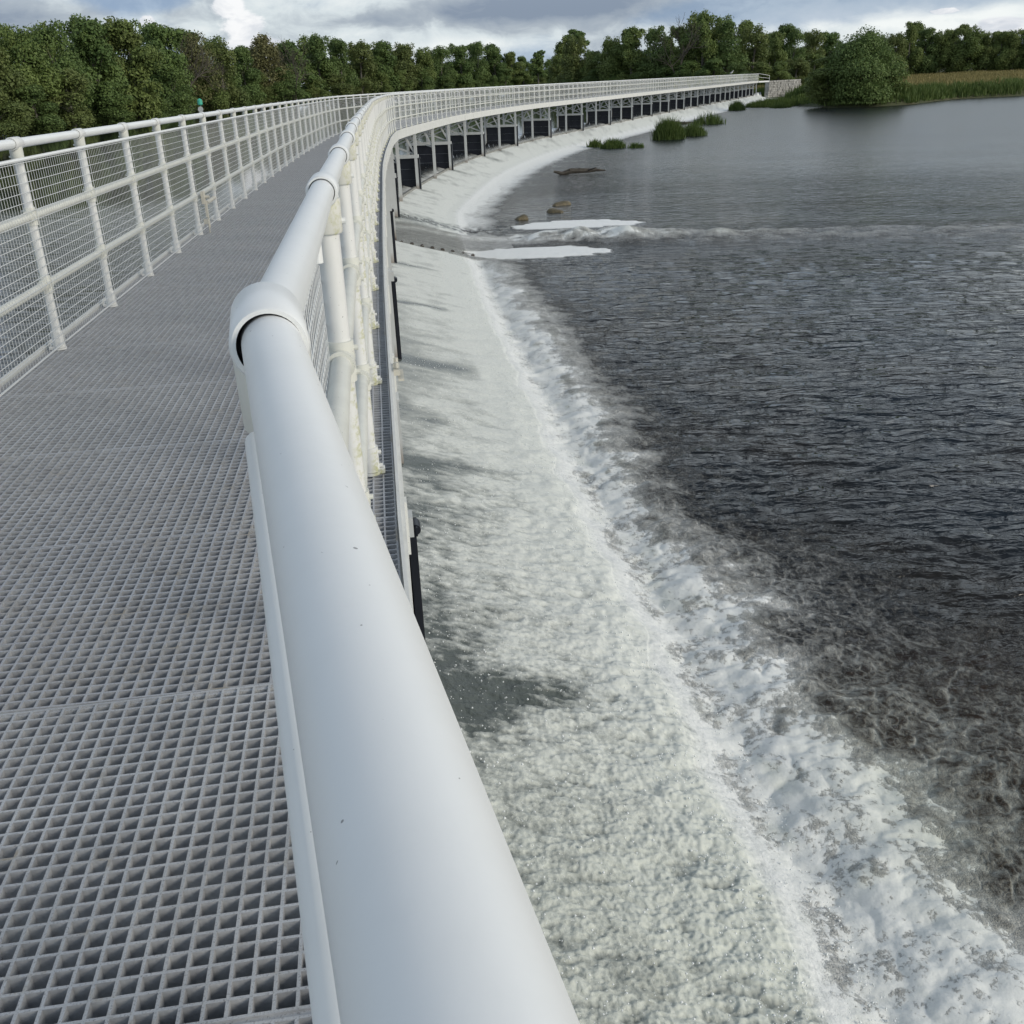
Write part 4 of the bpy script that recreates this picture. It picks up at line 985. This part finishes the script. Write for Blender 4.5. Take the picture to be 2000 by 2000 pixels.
P, sd = scatter(42000, (40, 140, 120, 200), .1, 4.5, 1); P = P[(P[:, 0] > 50) | (P[:, 1] > 150)]
tag(link('bank_reeds', blades('bank_reeds', P, 1.1 + .6 * np.clip(perlin(P[:, 0] / 3, P[:, 1] / 3), -.6, 1), M_REED, 2, 6, .05, .3)), kind='stuff')
P, sd = scatter(42000, (48, 230, 132, 330), 3.5, 200, 3)
keep = (P[:, 1] > 118 + P[:, 0] * .35); P = P[keep]
tag(link('meadow_grass', blades('meadow_grass', P, .85 + .35 * perlin(P[:, 0] / 9, P[:, 1] / 9, 4), M_MEADOW, 4, 4, .10, .5)), kind='stuff')
P, sd = scatter(26000, (38, 70, 128, 205), .2, 14, 5)
tag(link('bank_grass', blades('bank_grass', P, .5 + .3 * perlin(P[:, 0] / 4, P[:, 1] / 4, 5), M_REED, 6, 5, .05, .35, tone0=.3)), kind='stuff')
P, sd = scatter(9000, (-75, -44, 90, 250), -.3, 3.0, 7)
tag(link('shore_grass', blades('shore_grass', P, np.full(len(P), .9), M_REED, 8, 4, .08, .4)), kind='stuff')
def clump(x, y, rx, ry, h, n, label, seed, per=10, mat=None, name='reed_clump'):
    r = np.random.default_rng(seed); q = r.random(n) ** .5; a = r.random(n) * 6.28
    P = np.stack([q * np.cos(a) * rx, q * np.sin(a) * ry, np.full(n, -.15)], 1)
    o = link(name, blades(name, P, h * (1 - .55 * q ** 2), mat or M_REED, seed, per, .022, .12, .5)); o.location = (x, y, Z_LOW); tag(o, label, 'water plants')
clump(12.9, 79.2, 1.05, .9, 1.65, 340, 'tallest dark green reed clump growing in the river below the weir', 1)
clump(15.3, 82.5, 1.0, .9, 1.1, 160, 'lower bright green weeds just behind the tallest reed clump', 2)
clump(7.9, 71.6, .7, .6, .8, 150, 'small bright green weed clump nearest the camera in the river', 3)
clump(6.9, 73.6, .45, .4, .7, 60, 'tiny ragged weed tuft left of the bright green clump', 8)
clump(9.4, 71.0, .4, .35, .55, 60, 'low weed tuft right of the bright green clump', 4)
clump(31, 137, .95, .8, 1.3, 200, 'isolated round reed tuft near the far white apron', 5)
clump(20.2, 101, 1.5, 1.0, 1.3, 60, 'sparse thin reeds beside the far driftwood', 6)
clump(38.2, 146, 3.9, 3.2, 1.3, 600, 'broad dark reed bed at the water edge left of the round bush', 7)
clump(37.2, 139, 1.3, .9, .8, 120, 'small reed tuft standing in front of the dark reed bed', 9)

# driftwood and rocks below the weir
def driftwood(x, y, L, rz, label, seed):
    r = np.random.default_rng(seed); t = MB(); pts = [(-L/2 + L * i / 6, r.normal(0, .10), .10 + r.normal(0, .06)) for i in range(7)]
    t.tube(pts, [.05, .11, .14, .13, .11, .08, .03], 7)
    for k in range(4):
        p = pts[1 + k]; t.tube([p, (p[0] + r.normal(0, .3), p[1] + r.normal(0, .3), p[2] + .10 + .12 * r.random())], [.05, .02], 5)
    o = obj('driftwood', t, M_DEADWOOD, None, True); o.location = (x, y, Z_LOW + .03); o.rotation_euler.z = rz; tag(o, label, 'driftwood')
driftwood(4.1, 52.4, 2.6, .05, 'dark driftwood branch lying in the rapids nearest the camera', 1)
driftwood(17.6, 103.3, 3.8, -.1, 'long dark driftwood log beside the thin reeds far out', 2)
def rock(x, y, sx, sy, sz, label, seed):
    bm_v = []; r = np.random.default_rng(seed); n, m = 9, 14
    for i in range(n + 1):
        th = math.pi * i / n
        for j in range(m):
            ph = 2 * math.pi * j / m; d = np.array([math.sin(th) * math.cos(ph), math.sin(th) * math.sin(ph), math.cos(th)])
            k = 1 + .28 * math.sin(3.1 * d[0] + seed) * math.cos(2.7 * d[1] + 2 * seed) + .10 * r.random(); bm_v.append((d[0] * sx * k, d[1] * sy * k, d[2] * sz * k))
    F = [(i*m + j, (i+1)*m + j, (i+1)*m + (j+1) % m, i*m + (j+1) % m) for i in range(n) for j in range(m)]
    mb = MB(); mb.add(bm_v, F); o = obj('rock', mb, M_ROCK, None, True); o.location = (x, y, Z_LOW - .02); o.rotation_euler.z = seed; tag(o, label, 'rock')
rock(2.4, 39.3, .42, .26, .15, 'brown mossy rock, uppermost of the three beyond the foam rafts', 1)
rock(2.0, 37.2, .42, .26, .14, 'flat brown rock between two others beyond the foam rafts', 2)
rock(.75, 35.4, .24, .2, .15, 'greenish rock touching the edge of the far foam raft', 3)

# rubble wall at the far bridge end
def stone_wall():
    mb = MB(); r = np.random.default_rng(8); a = Vector((49.3, 195.2, 0)); b = Vector((57.5, 204.5, 0)); d = (b - a); L = d.length; d.normalize(); nrm = Vector((d.y, -d.x, 0))
    z = -3.2; R3 = Matrix.Rotation(math.atan2(d.y, d.x), 3, 'Z')
    while z < -.35:
        h = .22 + .16 * r.random(); u = -.2 * r.random()
        while u < L:
            w = .35 + .75 * r.random(); k = .05 * r.normal(); c = a + d * (u + w / 2) + nrm * (.25 + k)
            mb.box((c.x, c.y, z + h / 2), (w - .05, .7, h - .045), R3); u += w
        z += h
    c = (a + b) / 2; mb.box((c.x, c.y, -1.85), (L, .45, 2.9), R3)
    tag(obj('stone_wall', mb, M_WALL), 'grey rubble stone wall at the far end of the footbridge', 'wall')
stone_wall()

# river marker beyond the left railing
mk = empty('river_marker', (-15.8, 57.9, -2.2)); tag(mk, 'slim river marker post with green top and round white plate beyond left railing', 'marker')
mb = MB(); mb.tube([(0, 0, -.6), (0, 0, 3.12)], .04, 10); obj('pole', mb, mat_simple('marker_pole', (.10, .13, .14), (.16, .19, .2), 8), mk)
mb = MB(); mb.tube([(0, 0, 3.10), (0, 0, 3.16), (0, 0, 3.38), (0, 0, 3.46)], [.05, .13, .13, .03], 14); obj('topmark', mb, mat_simple('marker_green', (.04, .42, .30), (.06, .36, .26), 6, .5), mk)
mb = MB(); mb.tube([(0, -.06, 2.92), (0, -.09, 2.92)], .14, 20); obj('plate', mb, mat_simple('marker_white', (.50, .52, .52), (.40, .42, .42), 6, .5), mk)

# gull standing on the far handrail
def gull():
    sg = (path(166.0, 0)[0]); mb = MB(); m = mat_simple('gull_feathers', (.50, .50, .50), (.30, .31, .33), 12, .8)
    mb.tube([(-.22, 0, .20), (-.12, 0, .22), (.02, 0, .26), (.12, 0, .33), (.15, 0, .42), (.19, 0, .47), (.24, 0, .47), (.30, 0, .455)], [.015, .07, .105, .075, .045, .055, .03, .006], 10)
    for y in (-.035, .035): mb.tube([(.01, y, .18), (.01, y, 0)], .008, 6)
    o = obj('gull', mb, m, None, True); o.location = (sg[0], sg[1], RAIL_Z + .027); o.scale = (1.15,) * 3; tag(o, 'small grey gull perched on the far handrail', 'bird')
gull()
